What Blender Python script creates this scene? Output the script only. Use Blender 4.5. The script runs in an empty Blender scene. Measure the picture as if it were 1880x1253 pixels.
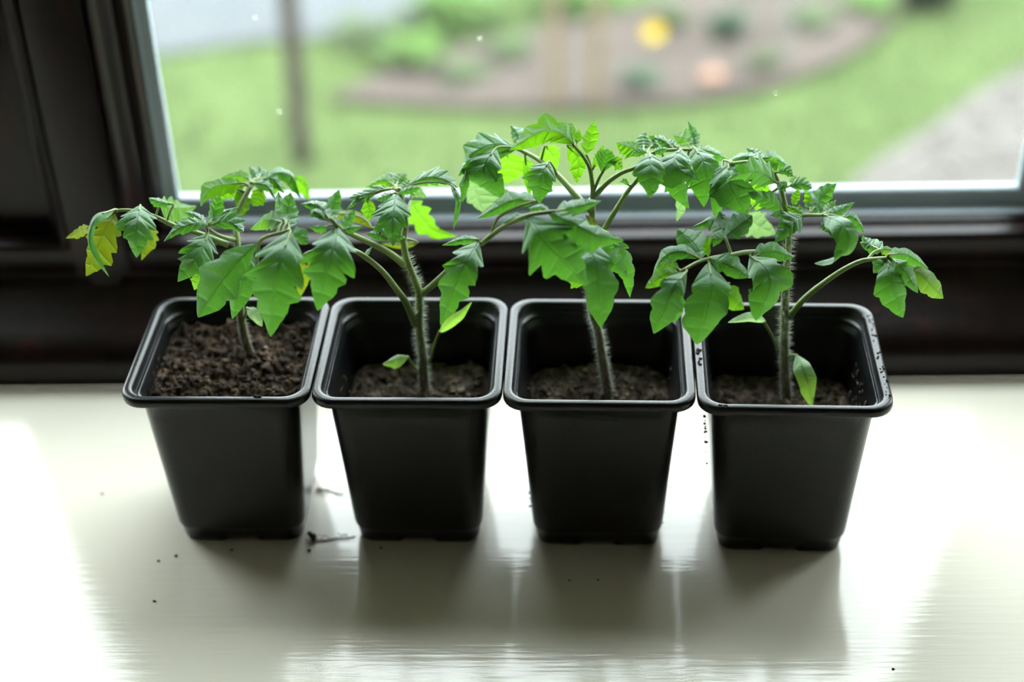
import bpy, math, random
from mathutils import Vector, Matrix, noise

# ------------------------------------------------------------------ camera, sky, exposure
MM = 0.001
scene = bpy.context.scene
C = scene.collection
FOCAL_PX = 2923.3
YAW, PITCH, ROLL = 0.02980, 0.60043, -0.02761
CAM = Vector((67.41, -638.27, 539.72)) * MM

def camera_axes():
    fwd = Vector((-math.sin(YAW) * math.cos(PITCH), math.cos(YAW) * math.cos(PITCH), -math.sin(PITCH)))
    right = Vector((math.cos(YAW), math.sin(YAW), 0))
    up = right.cross(fwd)
    r = right * math.cos(ROLL) + up * math.sin(ROLL)
    u = up * math.cos(ROLL) - right * math.sin(ROLL)
    return r, u, fwd

cd = bpy.data.cameras.new('camera')
cam = bpy.data.objects.new('camera', cd)
C.objects.link(cam)
_r, _u, _f = camera_axes()
M = Matrix((_r, _u, -_f)).transposed().to_4x4()
M.translation = CAM
cam.matrix_world = M
cd.sensor_width = 36.0
cd.lens = FOCAL_PX / 1880.0 * 36.0
cd.clip_start = 0.02
cd.clip_end = 100
cd.dof.use_dof = True
cd.dof.focus_distance = 0.738
cd.dof.aperture_fstop = 3.3
cd.dof.aperture_blades = 0
scene.camera = cam

SKY = 7.0
w = bpy.data.worlds.new('overcast_sky')
scene.world = w
w.use_nodes = True
wn = w.node_tree.nodes['Background']
wn.inputs[0].default_value = (0.90, 0.965, 1.0, 1)
wn.inputs[1].default_value = SKY

vs = scene.view_settings
vs.view_transform = 'Standard'
vs.look = 'None'
vs.gamma = 1
vs.use_curve_mapping = False
vs.exposure = 0.54
try:
    scene.cycles.max_bounces = 10
    scene.cycles.diffuse_bounces = 5
    scene.cycles.transparent_max_bounces = 12
    scene.cycles.caustics_reflective = False
    scene.cycles.caustics_refractive = False
    scene.cycles.sample_clamp_indirect = 6
    scene.cycles.use_denoising = True
    scene.cycles.denoising_input_passes = 'RGB_ALBEDO_NORMAL'
    scene.cycles.denoising_prefilter = 'ACCURATE'
    scene.cycles.use_adaptive_sampling = False
except Exception:
    pass

# ------------------------------------------------------------------ helpers
def tag(o, label=None, cat=None, group=None, kind=None):
    if label: o['label'] = label
    if cat: o['category'] = cat
    if group: o['group'] = group
    if kind: o['kind'] = kind
    return o

def empty(name, loc=(0, 0, 0), rz=0.0):
    o = bpy.data.objects.new(name, None)
    o.empty_display_size = 0.02
    C.objects.link(o)
    o.location = loc
    o.rotation_euler = (0, 0, rz)
    return o

def mesh_obj(name, verts, faces, mat, parent=None, smooth=True, loc=None, uvs=None, scale=MM):
    me = bpy.data.meshes.new(name)
    if scale != 1:
        verts = [(v[0] * scale, v[1] * scale, v[2] * scale) for v in verts]
    me.from_pydata(verts, [], faces)
    if uvs is not None:
        ul = me.uv_layers.new(name='UVMap')
        for lp in me.loops:
            ul.data[lp.index].uv = uvs[lp.vertex_index]
    me.polygons.foreach_set('use_smooth', [smooth] * len(me.polygons))
    me.materials.append(mat)
    me.update()
    o = bpy.data.objects.new(name, me)
    C.objects.link(o)
    if parent: o.parent = parent
    if loc: o.location = loc
    return o

def box_data(x0, x1, y0, y1, z0, z1, b=0.0):
    if b <= 0:
        v = [(x, y, z) for z in (z0, z1) for y in (y0, y1) for x in (x0, x1)]
        f = [(0, 2, 3, 1), (4, 5, 7, 6), (0, 1, 5, 4), (2, 6, 7, 3), (0, 4, 6, 2), (1, 3, 7, 5)]
        return v, f
    v, f = [], []
    def ring(ins, z):
        i0 = len(v)
        X0, X1, Y0, Y1 = x0 + ins, x1 - ins, y0 + ins, y1 - ins
        c = b - ins if ins < b else 0
        c = max(c, 0.0)
        k = b * 0.6
        v.extend([(X0 + k, Y0, z), (X1 - k, Y0, z), (X1, Y0 + k, z), (X1, Y1 - k, z), (X1 - k, Y1, z), (X0 + k, Y1, z), (X0, Y1 - k, z), (X0, Y0 + k, z)])
        return list(range(i0, i0 + 8))
    rs = [ring(b * .7, z0), ring(0, z0 + b * .7), ring(0, z1 - b * .7), ring(b * .7, z1)]
    for a, c in zip(rs, rs[1:]):
        for i in range(8):
            j = (i + 1) % 8
            f.append((a[i], a[j], c[j], c[i]))
    f.append(tuple(reversed(rs[0])))
    f.append(tuple(rs[-1]))
    return v, f

def box(name, dims, mat, parent=None, b=0.0, scale=MM):
    v, f = box_data(*dims, b)
    return mesh_obj(name, v, f, mat, parent, smooth=False, scale=scale)

def join_data(parts):
    V, F = [], []
    for v, f in parts:
        n = len(V)
        V.extend(v)
        F.extend([tuple(i + n for i in q) for q in f])
    return V, F

def extrude_profile(pts, a0, a1, axis, closed=True):
    """a 2D outline carried along one axis: axis 'x': pts are (y, z); axis 'z': pts are (x, y)"""
    n = len(pts)
    if axis == 'x':
        v = [(a0, p[0], p[1]) for p in pts] + [(a1, p[0], p[1]) for p in pts]
    else:
        v = [(p[0], p[1], a0) for p in pts] + [(p[0], p[1], a1) for p in pts]
    f = [(i, (i + 1) % n, n + (i + 1) % n, n + i) for i in range(n if closed else n - 1)]
    if closed:
        f += [tuple(range(n - 1, -1, -1)), tuple(range(n, 2 * n))]
    return v, f

def smooth_angle(o, deg=35):
    """shade smooth except across edges sharper than deg"""
    me = o.data
    me.update()
    import bmesh
    bm = bmesh.new()
    bm.from_mesh(me)
    bmesh.ops.recalc_face_normals(bm, faces=bm.faces)
    for e in bm.edges:
        if len(e.link_faces) == 2:
            e.smooth = e.calc_face_angle(0) < math.radians(deg)
    for fc in bm.faces: fc.smooth = True
    bm.to_mesh(me)
    bm.free()
    return o

def catmull(pts, n):
    """n+1 points of a smooth curve through pts, evenly spread by length"""
    P = [Vector(p) for p in pts]
    if len(P) == 2:
        return [P[0].lerp(P[1], i / n) for i in range(n + 1)]
    Q = [P[0] * 2 - P[1]] + P + [P[-1] * 2 - P[-2]]
    dense = []
    for k in range(1, len(Q) - 2):
        p0, p1, p2, p3 = Q[k - 1:k + 3]
        for i in range(16):
            t = i / 16
            dense.append(.5 * ((2 * p1) + (p2 - p0) * t + (2 * p0 - 5 * p1 + 4 * p2 - p3) * t * t + (3 * p1 - p0 - 3 * p2 + p3) * t ** 3))
    dense.append(P[-1])
    L = [0]
    for a, b in zip(dense, dense[1:]): L.append(L[-1] + (b - a).length)
    out, j = [], 0
    for i in range(n + 1):
        s = L[-1] * i / n
        while j < len(L) - 2 and L[j + 1] < s: j += 1
        d = L[j + 1] - L[j]
        out.append(dense[j].lerp(dense[j + 1], 0 if d < 1e-9 else min(1, (s - L[j]) / d)))
    return out

def tube_data(pts, r0, r1, n=None, seg=10, wob=0.0, cap=True, flare=0.0):
    n = n or max(6, len(pts) * 5)
    cv = catmull(pts, n)
    v, f = [], []
    ref = Vector((0.3, -1, 0.2)).normalized()
    for i, c in enumerate(cv):
        t = (cv[min(i + 1, n)] - cv[max(i - 1, 0)]).normalized()
        a = (ref - t * ref.dot(t)).normalized()
        b = t.cross(a)
        r = r0 + (r1 - r0) * i / n
        if flare: r *= 1 + flare * max(0, 1 - i / n * 6) ** 2
        for k in range(seg):
            ph = 2 * math.pi * k / seg
            rr = r * (1 + wob * noise.noise(c * .22 + Vector((k * .7, 0, 0))))
            v.append(tuple(c + (a * math.cos(ph) + b * math.sin(ph)) * rr))
    for i in range(n):
        for k in range(seg):
            k2 = (k + 1) % seg
            f.append((i * seg + k, i * seg + k2, (i + 1) * seg + k2, (i + 1) * seg + k))
    if cap:
        f.append(tuple(range(seg - 1, -1, -1)))
        f.append(tuple(range(n * seg, n * seg + seg)))
    return v, f

def blob_data(c, r, seed, sq=(1, 1, 1), rough=.35, rings=4, seg=7):
    """a lumpy closed crumb"""
    v, f = [], []
    off = Vector((seed * 3.17, seed * 1.31, seed * .77))
    def put(d):
        k = r * (1 + rough * noise.noise(d * 1.7 + off) + rough * .6 * noise.noise(d * 4.1 + off))
        v.append((c[0] + d.x * k * sq[0], c[1] + d.y * k * sq[1], c[2] + d.z * k * sq[2]))
    put(Vector((0, 0, 1)))
    for i in range(1, rings):
        th = math.pi * i / rings
        for k in range(seg):
            ph = 2 * math.pi * (k + .5 * (i % 2)) / seg
            put(Vector((math.sin(th) * math.cos(ph), math.sin(th) * math.sin(ph), math.cos(th))))
    put(Vector((0, 0, -1)))
    for k in range(seg): f.append((0, 1 + k, 1 + (k + 1) % seg))
    for i in range(rings - 2):
        for k in range(seg):
            a, b = 1 + i * seg, 1 + (i + 1) * seg
            k2 = (k + 1) % seg
            f.append((a + k, b + k, b + k2, a + k2))
    e = len(v) - 1
    b = 1 + (rings - 2) * seg
    for k in range(seg): f.append((b + (k + 1) % seg, b + k, e))
    return v, f

# ------------------------------------------------------------------ materials
def new_mat(name):
    m = bpy.data.materials.new(name)
    m.use_nodes = True
    nt = m.node_tree
    return m, nt, nt.nodes, nt.links, nt.nodes['Principled BSDF']

def ramp(nt, src, stops):
    n = nt.nodes.new('ShaderNodeValToRGB')
    e = n.color_ramp.elements
    while len(e) < len(stops): e.new(0.5)
    for el, (p, c) in zip(e, stops):
        el.position = p
        el.color = tuple(c) + (1,) if len(c) == 3 else c
    nt.links.new(src, n.inputs[0])
    return n.outputs[0]

def tex_noise(nt, scale, detail=4, rough=.55, vec=None, mapping=None):
    n = nt.nodes.new('ShaderNodeTexNoise')
    n.inputs['Scale'].default_value = scale
    n.inputs['Detail'].default_value = detail
    n.inputs['Roughness'].default_value = rough
    if vec is None:
        t = nt.nodes.new('ShaderNodeTexCoord')
        vec = t.outputs['Object']
    if mapping:
        mp = nt.nodes.new('ShaderNodeMapping')
        mp.inputs['Scale'].default_value = mapping
        nt.links.new(vec, mp.inputs[0])
        vec = mp.outputs[0]
    nt.links.new(vec, n.inputs['Vector'])
    return n.outputs['Fac']

def bump(nt, bsdf, h, dist, strength=1.0):
    b = nt.nodes.new('ShaderNodeBump')
    b.inputs['Strength'].default_value = strength
    b.inputs['Distance'].default_value = dist
    nt.links.new(h, b.inputs['Height'])
    nt.links.new(b.outputs[0], bsdf.inputs['Normal'])
    return b

def plain(name, col, rough=.5, spec=.5, var=None, nscale=60, bumpd=0.0, bscale=400, mapping=None, metallic=0.0):
    m, nt, N, L, b = new_mat(name)
    b.inputs['Roughness'].default_value = rough
    b.inputs['Specular IOR Level'].default_value = spec
    b.inputs['Metallic'].default_value = metallic
    if var:
        L.new(ramp(nt, tex_noise(nt, nscale, 5, .6, mapping=mapping), [(.3, col), (.72, var)]), b.inputs['Base Color'])
    else:
        b.inputs['Base Color'].default_value = tuple(col) + (1,)
    if bumpd: bump(nt, b, tex_noise(nt, bscale, 4, .6, mapping=mapping), bumpd)
    return m

def wood_mat():
    m, nt, N, L, b = new_mat('dark_stained_wood')
    g = tex_noise(nt, 14, 6, .65, mapping=(6, 6, 1.2))
    L.new(ramp(nt, g, [(.3, (.0035, .0026, .0024)), (.55, (.009, .0042, .0040)), (.75, (.030, .0085, .0080))]), b.inputs['Base Color'])
    b.inputs['Roughness'].default_value = .30
    b.inputs['Specular IOR Level'].default_value = .26
    bump(nt, b, tex_noise(nt, 60, 5, .6, mapping=(4, 4, .6)), .0006, .5)
    return m

def sill_mat():
    m, nt, N, L, b = new_mat('cream_gloss_paint')
    b.inputs['Base Color'].default_value = (.70, .68, .60, 1)
    L.new(ramp(nt, tex_noise(nt, 9, 4, .5), [(.3, (.82, .775, .65)), (.7, (.845, .81, .70))]), b.inputs['Base Color'])
    b.inputs['Roughness'].default_value = .07
    b.inputs['Specular IOR Level'].default_value = .72
    # brush strokes run along the sill
    s1 = tex_noise(nt, 1.0, 5, .6, mapping=(5, 240, 40))
    s2 = tex_noise(nt, 1.0, 3, .5, mapping=(26, 330, 20))
    add = N.new('ShaderNodeMath'); add.operation = 'ADD'
    L.new(s1, add.inputs[0]); L.new(s2, add.inputs[1])
    bump(nt, b, add.outputs[0], .0002, .55)
    return m

def leaf_mat(name, top, thin, sheen=.35, trans=.5, veincol=None, edge=None):
    m, nt, N, L, b = new_mat(name)
    uv = N.new('ShaderNodeUVMap')
    sep = N.new('ShaderNodeSeparateXYZ')
    L.new(uv.outputs[0], sep.inputs[0])
    def math_(op, a, bb=None, c=None):
        n = N.new('ShaderNodeMath'); n.operation = op
        for i, q in enumerate((a, bb, c)):
            if q is None: continue
            if isinstance(q, (int, float)): n.inputs[i].default_value = q
            else: L.new(q, n.inputs[i])
        return n.outputs[0]
    fr = math_('FRACT', sep.outputs[0])
    dl = math_('ABSOLUTE', math_('SUBTRACT', fr, .5))          # lateral vein where 0
    dm = math_('ABSOLUTE', math_('SUBTRACT', sep.outputs[1], .5))  # midrib where 0
    def line(x, w):
        n = N.new('ShaderNodeMapRange'); n.inputs['From Min'].default_value = 0; n.inputs['From Max'].default_value = w
        n.inputs['To Min'].default_value = 1; n.inputs['To Max'].default_value = 0
        L.new(x, n.inputs[0]); return n.outputs[0]
    vein = math_('MAXIMUM', line(dm, .034), math_('MULTIPLY', line(dl, .12), .55))
    nz = tex_noise(nt, 160, 5, .6)
    c0 = ramp(nt, nz, [(.3, [q * .82 for q in top]), (.7, [min(1, q * 1.22) for q in top])])
    mx = N.new('ShaderNodeMix'); mx.data_type = 'RGBA'
    L.new(math_('MULTIPLY', vein, .75), mx.inputs[0])
    L.new(c0, mx.inputs[6])
    mx.inputs[7].default_value = tuple(veincol or [min(1, q * 1.6 + .02) for q in top]) + (1,)
    L.new(mx.outputs[2], b.inputs['Base Color'])
    b.inputs['Roughness'].default_value = .42
    b.inputs['Specular IOR Level'].default_value = .6
    b.inputs['Sheen Weight'].default_value = sheen
    b.inputs['Sheen Roughness'].default_value = .45
    b.inputs['Sheen Tint'].default_value = (.86, 1, .88, 1)
    h = math_('SUBTRACT', math_('MULTIPLY', tex_noise(nt, 900, 3, .6), .45), math_('MULTIPLY', vein, .6))
    bm_ = bump(nt, b, h, .0010, .8)
    tr = N.new('ShaderNodeBsdfTranslucent')
    mt = N.new('ShaderNodeMix'); mt.data_type = 'RGBA'
    L.new(math_('MULTIPLY', vein, .4), mt.inputs[0])
    mt.inputs[6].default_value = tuple(thin) + (1,)
    mt.inputs[7].default_value = tuple(min(1, q * .9 + .06) for q in thin) + (1,)
    L.new(mt.outputs[2], tr.inputs['Color'])
    L.new(bm_.outputs[0], tr.inputs['Normal'])
    ms = N.new('ShaderNodeMixShader')
    ms.inputs[0].default_value = trans
    L.new(b.outputs[0], ms.inputs[1]); L.new(tr.outputs[0], ms.inputs[2])
    L.new(ms.outputs[0], N['Material Output'].inputs['Surface'])
    return m

def stem_mat(name, low, high, z0, z1):
    m, nt, N, L, b = new_mat(name)
    t = N.new('ShaderNodeTexCoord'); s = N.new('ShaderNodeSeparateXYZ')
    L.new(t.outputs['Object'], s.inputs[0])
    mr = N.new('ShaderNodeMapRange'); mr.inputs['From Min'].default_value = z0; mr.inputs['From Max'].default_value = z1
    L.new(s.outputs[2], mr.inputs[0])
    L.new(ramp(nt, mr.outputs[0], [(0, low), (1, high)]), b.inputs['Base Color'])
    b.inputs['Roughness'].default_value = .42
    b.inputs['Sheen Weight'].default_value = .5
    b.inputs['Sheen Roughness'].default_value = .4
    b.inputs['Subsurface Weight'].default_value = .0
    bump(nt, b, tex_noise(nt, 500, 3, .6), .0004, .4)
    return m

def glass_mat():
    m, nt, N, L, b = new_mat('window_glass')
    N.remove(b)
    tr = N.new('ShaderNodeBsdfTransparent'); tr.inputs[0].default_value = (.95, .97, .96, 1)
    gl = N.new('ShaderNodeBsdfGlossy'); gl.inputs['Roughness'].default_value = .01
    lw = N.new('ShaderNodeLayerWeight'); lw.inputs[0].default_value = .5
    pw = N.new('ShaderNodeMath'); pw.operation = 'POWER'; pw.inputs[1].default_value = 5
    L.new(lw.outputs['Facing'], pw.inputs[0])
    fr = N.new('ShaderNodeMath'); fr.operation = 'MULTIPLY_ADD'; fr.inputs[1].default_value = .9; fr.inputs[2].default_value = .010
    L.new(pw.outputs[0], fr.inputs[0])
    m1 = N.new('ShaderNodeMixShader')
    L.new(fr.outputs[0], m1.inputs[0]); L.new(tr.outputs[0], m1.inputs[1]); L.new(gl.outputs[0], m1.inputs[2])
    # film of dust and dried droplets on the outside of the pane
    film = N.new('ShaderNodeBsdfTranslucent'); film.inputs[0].default_value = (.9, .92, .9, 1)
    vo = N.new('ShaderNodeTexVoronoi'); vo.inputs['Scale'].default_value = 34
    tc = N.new('ShaderNodeTexCoord'); L.new(tc.outputs['Object'], vo.inputs['Vector'])
    sp = N.new('ShaderNodeMapRange'); sp.inputs['From Min'].default_value = .05; sp.inputs['From Max'].default_value = .02
    sp.inputs['To Min'].default_value = 0; sp.inputs['To Max'].default_value = .22
    L.new(vo.outputs['Distance'], sp.inputs[0])
    ad = N.new('ShaderNodeMath'); ad.operation = 'ADD'
    ad.inputs[0].default_value = .004; L.new(sp.outputs[0], ad.inputs[1])
    m2 = N.new('ShaderNodeMixShader')
    L.new(ad.outputs[0], m2.inputs[0]); L.new(m1.outputs[0], m2.inputs[1]); L.new(film.outputs[0], m2.inputs[2])
    L.new(m2.outputs[0], N['Material Output'].inputs['Surface'])
    return m

def soil_mat(name, dark, mid, light, scale=120):
    m, nt, N, L, b = new_mat(name)
    n = tex_noise(nt, scale, 8, .68)
    L.new(ramp(nt, n, [(.28, dark), (.52, mid), (.74, light)]), b.inputs['Base Color'])
    b.inputs['Roughness'].default_value = .85
    b.inputs['Specular IOR Level'].default_value = .25
    bump(nt, b, tex_noise(nt, 700, 6, .7), .0016, .9)
    return m

WOOD = wood_mat()
SILL = sill_mat()
ALU = plain('grey_aluminium', (.43, .51, .57), .32, .5, var=(.47, .55, .61), nscale=20, metallic=.0)
GASKET = plain('black_gasket', (.006, .006, .006), .6)
GLASS = glass_mat()
PLASTIC = plain('black_pot_plastic', (.0034, .0043, .0045),  .30, .42, var=(.0055, .0066, .0068), nscale=35, bumpd=.00012, bscale=500)
WALLP = plain('cream_wall_paint', (.46, .42, .35), .8, .3, var=(.50, .46, .39), nscale=6)
FLOORM = plain('brown_floorboards', (.16, .09, .05), .5, .4, var=(.24, .14, .08), nscale=8, mapping=(1, 8, 1))
SOIL_DRY = soil_mat('crumbly_brown_compost', (.010, .0075, .006), (.075, .050, .035), (.32, .215, .15))
SOIL_DAMP = soil_mat('damp_dark_compost', (.016, .012, .009), (.115, .085, .064), (.46, .35, .27))
LEAF = {
    'g': leaf_mat('leaf_green', (.074, .212, .084), (.11, .38, .013), .8, .34),
    'b': leaf_mat('young_leaf_green', (.075, .220, .035), (.20, .52, .008), .6, .50),
    'y': leaf_mat('yellowing_leaf', (.115, .185, .020), (.24, .33, .008), .3, .42),
    'o': leaf_mat('olive_leaf', (.085, .185, .030), (.16, .34, .008), .4, .42),
    'q': leaf_mat('pale_leaf_underside', (.16, .27, .12), (.24, .42, .12), .4, .42),
    'p': leaf_mat('pale_seed_leaf', (.20, .36, .15), (.40, .62, .22), .4, .45),
    'c': leaf_mat('seed_leaf_green', (.115, .270, .060), (.32, .58, .06), .3, .45),
}
HAIR = plain('pale_plant_hair', (.75, .80, .72), .5, .4)
STALK = plain('leaf_stalk_green', (.22, .31, .09), .42, .4, var=(.28, .38, .13), nscale=200)

# ------------------------------------------------------------------ the room
HEAD = 860.0      # underside of the window head above the sill, mm
XL, XR = -760.0, 920.0
tag(box('floor', (-2.2, 2.4, -3.4, 0.15, -.80, -.76), FLOORM, scale=1), kind='structure')
tag(box('ceiling', (-2.2, 2.4, -3.4, 0.30, 1.55, 1.62), WALLP, scale=1), kind='structure')
tag(box('wall_left', (-2.3, -2.2, -3.4, 0.30, -.80, 1.62), WALLP, scale=1), kind='structure')
tag(box('wall_right', (2.4, 2.5, -3.4, 0.30, -.80, 1.62), WALLP, scale=1), kind='structure')
tag(box('wall_back', (-2.3, 2.5, -3.5, -3.4, -.80, 1.62), WALLP, scale=1), kind='structure')
wf = [box_data(-2.2, 2.4, -.24, .30, -.80, -.036), box_data(-2.2, XL * MM, -.24, .30, -.036, 1.55),
      box_data(XR * MM, 2.4, -.24, .30, -.036, 1.55), box_data(XL * MM, XR * MM, -.24, .30, HEAD * MM + .03, 1.55)]
v, f = join_data(wf)
tag(mesh_obj('wall_front', v, f, WALLP, smooth=False, scale=1), kind='structure')
sill_prof = [(107, 0), (-262, 0), (-270, -2.5), (-274, -9), (-275, -17), (-274, -26), (-270, -32), (-262, -35), (107, -35)]
v, f = extrude_profile(sill_prof, XL + .5, XR - .5, 'x')
sill = smooth_angle(mesh_obj('windowsill', v, f, SILL), 50)
tag(sill, 'glossy cream painted windowsill under the seedling pots', 'windowsill', kind='structure')

# bottom rail of the dark timber window, moulded, running the whole width
def arc(cy, cz, r, a0, a1, n=5):
    return [(cy + r * math.cos(math.radians(a0 + (a1 - a0) * i / n)), cz + r * math.sin(math.radians(a0 + (a1 - a0) * i / n))) for i in range(n + 1)]
rail = [(107.3, 0), (107.3, 2.6), (108.3, 3.0), (108.3, 3.6), (106.9, 4.2), (106.7, 10), (107.2, 15), (108.6, 19.5), (111.4, 23.4), (115.4, 26.4), (121, 29.4), (150.0, 44.2), (151.2, 45.2), (153.6, 46.0), (153.6, 48.2)] + \
       [(152.4, 48.8), (151.4, 50), (151.2, 62.5)] + arc(155.0, 65.2, 3.8, 180, 95, 6) + [(159, 69.4), (163, 69.8), (164.2, 69.4), (164.5, 66.6), (166.2, 66.6), (166.6, 70.2), (168, 70.7), (170.6, 70.9), (171.3, 69.8), (171.5, 50), (171.5, 0)]
v, f = extrude_profile(rail, XL, XR, 'x')
tag(smooth_angle(mesh_obj('trim_1', v, f, WOOD), 40), 'dark moulded timber bottom rail of the window', kind='structure')

def window_unit(name, x0, x1):
    """one light of the window: aluminium frame members round a pane; x0, x1: the sight size of the glass"""
    W_ = empty(name, ((x0 + x1) / 2 * MM, .18, .072))
    tag(W_, kind='structure')
    ox, oy, oz = (x0 + x1) / 2, 180, 72
    def rel(d): return [(a - ox, b - oy, c - oz) for a, b, c in d]
    fw = 9.2
    # bottom member: a step, a grey face and a top ledge
    prof = [(172.2, 50), (172.2, 69.9), (172.8, 71.3), (178.6, 71.9), (179.8, 74.5), (180.2, 81.5), (181, 82.6), (182, 83.1), (187, 83.3), (187, 50)]
    v, f = extrude_profile(prof, x0 - fw, x1 + fw, 'x')
    smooth_angle(mesh_obj('frame_rail', rel(v), f, ALU, W_), 30)
    v, f = extrude_profile([(172.2, HEAD), (172.2, HEAD - 14), (180, HEAD - 16), (180, HEAD - 24), (187, HEAD - 24), (187, HEAD)], x0 - fw, x1 + fw, 'x')
    smooth_angle(mesh_obj('frame_rail', rel(v), f, ALU, W_), 30)
    for sg, xe in ((-1, x0), (1, x1)):
        pr = [(xe, 185.2), (xe, 180.8), (xe + sg * .5, 180.0), (xe + sg * 6.2, 179.6), (xe + sg * 6.8, 177.4), (xe + sg * 9.2, 176.8), (xe + sg * 9.2, 185.2)]
        v, f = extrude_profile(pr, 50, HEAD, 'z')
        smooth_angle(mesh_obj('frame_stile', rel(v), f, ALU, W_), 30)
    v, f = extrude_profile([(170.8, 68.6), (172.6, 68.6), (172.6, 70.9), (170.8, 70.7)], x0 - fw, x1 + fw, 'x')
    mesh_obj('gasket', rel(v), f, GASKET, W_, smooth=False)
    v, f = box_data(x0 - 3, x1 + 3, 181.4, 184.6, 81, HEAD - 20)
    mesh_obj('pane', rel(v), f, GLASS, W_, smooth=False)
    return W_

window_unit('window_1', -151.1, 339.9)
window_unit('window_2', XL + 30, -276.7)
window_unit('window_3', 465.5, XR - 30)

def mullion(name, mirror):
    """timber post between two lights. Outline is given for the post beside the left edge of the middle light; mirror flips it"""
    prof = [(-158.7, 176.6), (-158.7, 174), (-159.3, 169.5), (-160.9, 167.2), (-162.8, 166.8), (-164.0, 168.2), (-165.5, 167.8), (-167.1, 163.5), (-168.9, 160.2), (-171.6, 158.5), (-172.9, 156), (-173.7, 152.6), (-175.1, 151.2), (-176.6, 151.6), (-177.2, 154.5), (-178.2, 154.5), (-178.4, 148.6), (-179.2, 148), (-209.5, 148), (-210.3, 148.6), (-210.7, 153), (-211.9, 153), (-213.0, 151), (-214.8, 151), (-217.4, 155), (-218.9, 161), (-222.0, 165), (-224.9, 166), (-226.1, 170), (-227.7, 173), (-267.4, 173), (-267.4, 176.6)]
    if mirror: prof = [(188.8 - p[0], p[1]) for p in prof]
    v, f = extrude_profile(prof, 68.6, HEAD, 'z')
    M_ = smooth_angle(mesh_obj(name, v, f, WOOD), 40)
    tag(M_, kind='structure')
    # the flat stile runs down over the rail and ends in a shallow point
    a, b, mid = -178.8, -209.8, -193
    if mirror: a, b, mid = 188.8 - a, 188.8 - b, 188.8 - mid
    y0, y1 = 148, 156
    out = [(a, 53), (mid, 35.5), (b, 53), (b, 70.5), (a, 70.5)]
    vv = [(x, y0 + 1.2 if z < 54 else y0, z) for x, z in out] + [(x, y1, z) for x, z in out]
    n = 5
    ff = [tuple(range(n)), tuple(range(2 * n - 1, n - 1, -1))] + [(i, n + i, n + (i + 1) % n, (i + 1) % n) for i in range(n)]
    mesh_obj('stile_foot', vv, ff, WOOD, M_, smooth=False)
    return M_

mullion('trim_2', False)
mullion('trim_3', True)
v, f = extrude_profile([(140, HEAD), (140, HEAD + 31), (200, HEAD + 31), (200, HEAD)], XL, XR, 'x')
tag(mesh_obj('trim_4', v, f, WOOD, smooth=False), kind='structure')
for i, (a, b) in enumerate(((XL, XL + 21), (XR - 21, XR))):
    tag(box('trim_%d' % (5 + i), (a, b, 140, 200, 71, HEAD), WOOD), kind='structure')

# ------------------------------------------------------------------ pots
def rsq(half, rad, z, nc=7, ns=8):
    """one ring: a square with rounded corners, counter-clockwise"""
    out = []
    s = half - rad
    for q in range(4):
        a0 = q * 90
        cx, cy = [(s, s), (-s, s), (-s, -s), (s, -s)][q]
        for i in range(nc):
            a = math.radians(a0 + 90 * i / (nc - 1))
            out.append((cx + rad * math.cos(a), cy + rad * math.sin(a), z))
        nx, ny = [(-s, s), (-s, -s), (s, -s), (s, s)][q]
        px, py = out[-1][0], out[-1][1]
        a = math.radians(a0 + 90)
        qx, qy = nx + rad * math.cos(a), ny + rad * math.sin(a)
        for i in range(1, ns):
            t = i / ns
            out.append((px + (qx - px) * t, py + (qy - py) * t, z))
    return out

def loft(rings, close_first=False, close_last=False):
    n = len(rings[0])
    v = [p for r in rings for p in r]
    f = []
    for k in range(len(rings) - 1):
        for i in range(n):
            j = (i + 1) % n
            f.append((k * n + i, k * n + j, (k + 1) * n + j, (k + 1) * n + i))
    if close_first: f.append(tuple(range(n - 1, -1, -1)))
    if close_last: f.append(tuple(range((len(rings) - 1) * n, len(rings) * n)))
    return v, f

POT_H = 99.7
def inner_half(z): return 30.2 + (z - 3) / (POT_H - 11 - 3) * (37.0 - 30.2)

def pot_meshes():
    H = POT_H
    def notch(ring, dz):
        out = []
        for x, y, z in ring:
            c = min(abs(x), abs(y))
            k = 1 if c < 9.5 else 0
            out.append((x, y, z + dz * k))
        return out
    body = [notch(rsq(29.0, 7, 0, ns=14), 1.9), notch(rsq(30.3, 7.5, .9, ns=14), 1.9), rsq(30.9, 8, 4, ns=14), rsq(31.4, 8, 8.6, ns=14), rsq(32.2, 8.6, 9.6, ns=14), rsq(32.6, 9, 11, ns=14)]
    for i in range(1, 9):
        t = i / 8
        body.append(rsq(32.6 + (38.4 - 32.6) * t, 9 + 2.2 * t, 11 + (H - 6.2 - 11) * t, ns=14))
    body += [rsq(39.2, 11, H - 5.4, ns=14), rsq(40.6, 10.5, H - 4.9, ns=14)]
    # inside, from the shoulder down to the bottom
    ins = [rsq(39.2, 9.5, H - 4.4, ns=14), rsq(38.6, 10.4, H - 7, ns=14), rsq(37.3, 12.5, H - 9.5, ns=14), rsq(37.0, 12.8, H - 11, ns=14), rsq(33.6, 10.5, 45, ns=14), rsq(30.2, 8, 3.0, ns=14)]
    v1, f1 = loft(body + ins, close_last=True)
    n = len(body[0])
    rim = [(39.4, 9.5, H - 4.9), (44.0, 10.4, H - 5.0), (44.75, 10.8, H - 4.5), (45.0, 11, H - 3.6), (45.0, 11, H - 2.0), (44.8, 10.9, H - .9), (44.3, 10.6, H - .25), (43.4, 10.2, H - .02), (42.4, 9.8, H), (41.5, 9.5, H - .1), (40.9, 9.3, H - .7), (40.5, 9.2, H - 1.7), (40.1, 9.2, H - 3.4), (39.4, 9.5, H - 4.9)]
    v2, f2 = loft([rsq(a, r, z, ns=4) for a, r, z in rim])
    return (v1, f1), (v2, f2)

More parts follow.
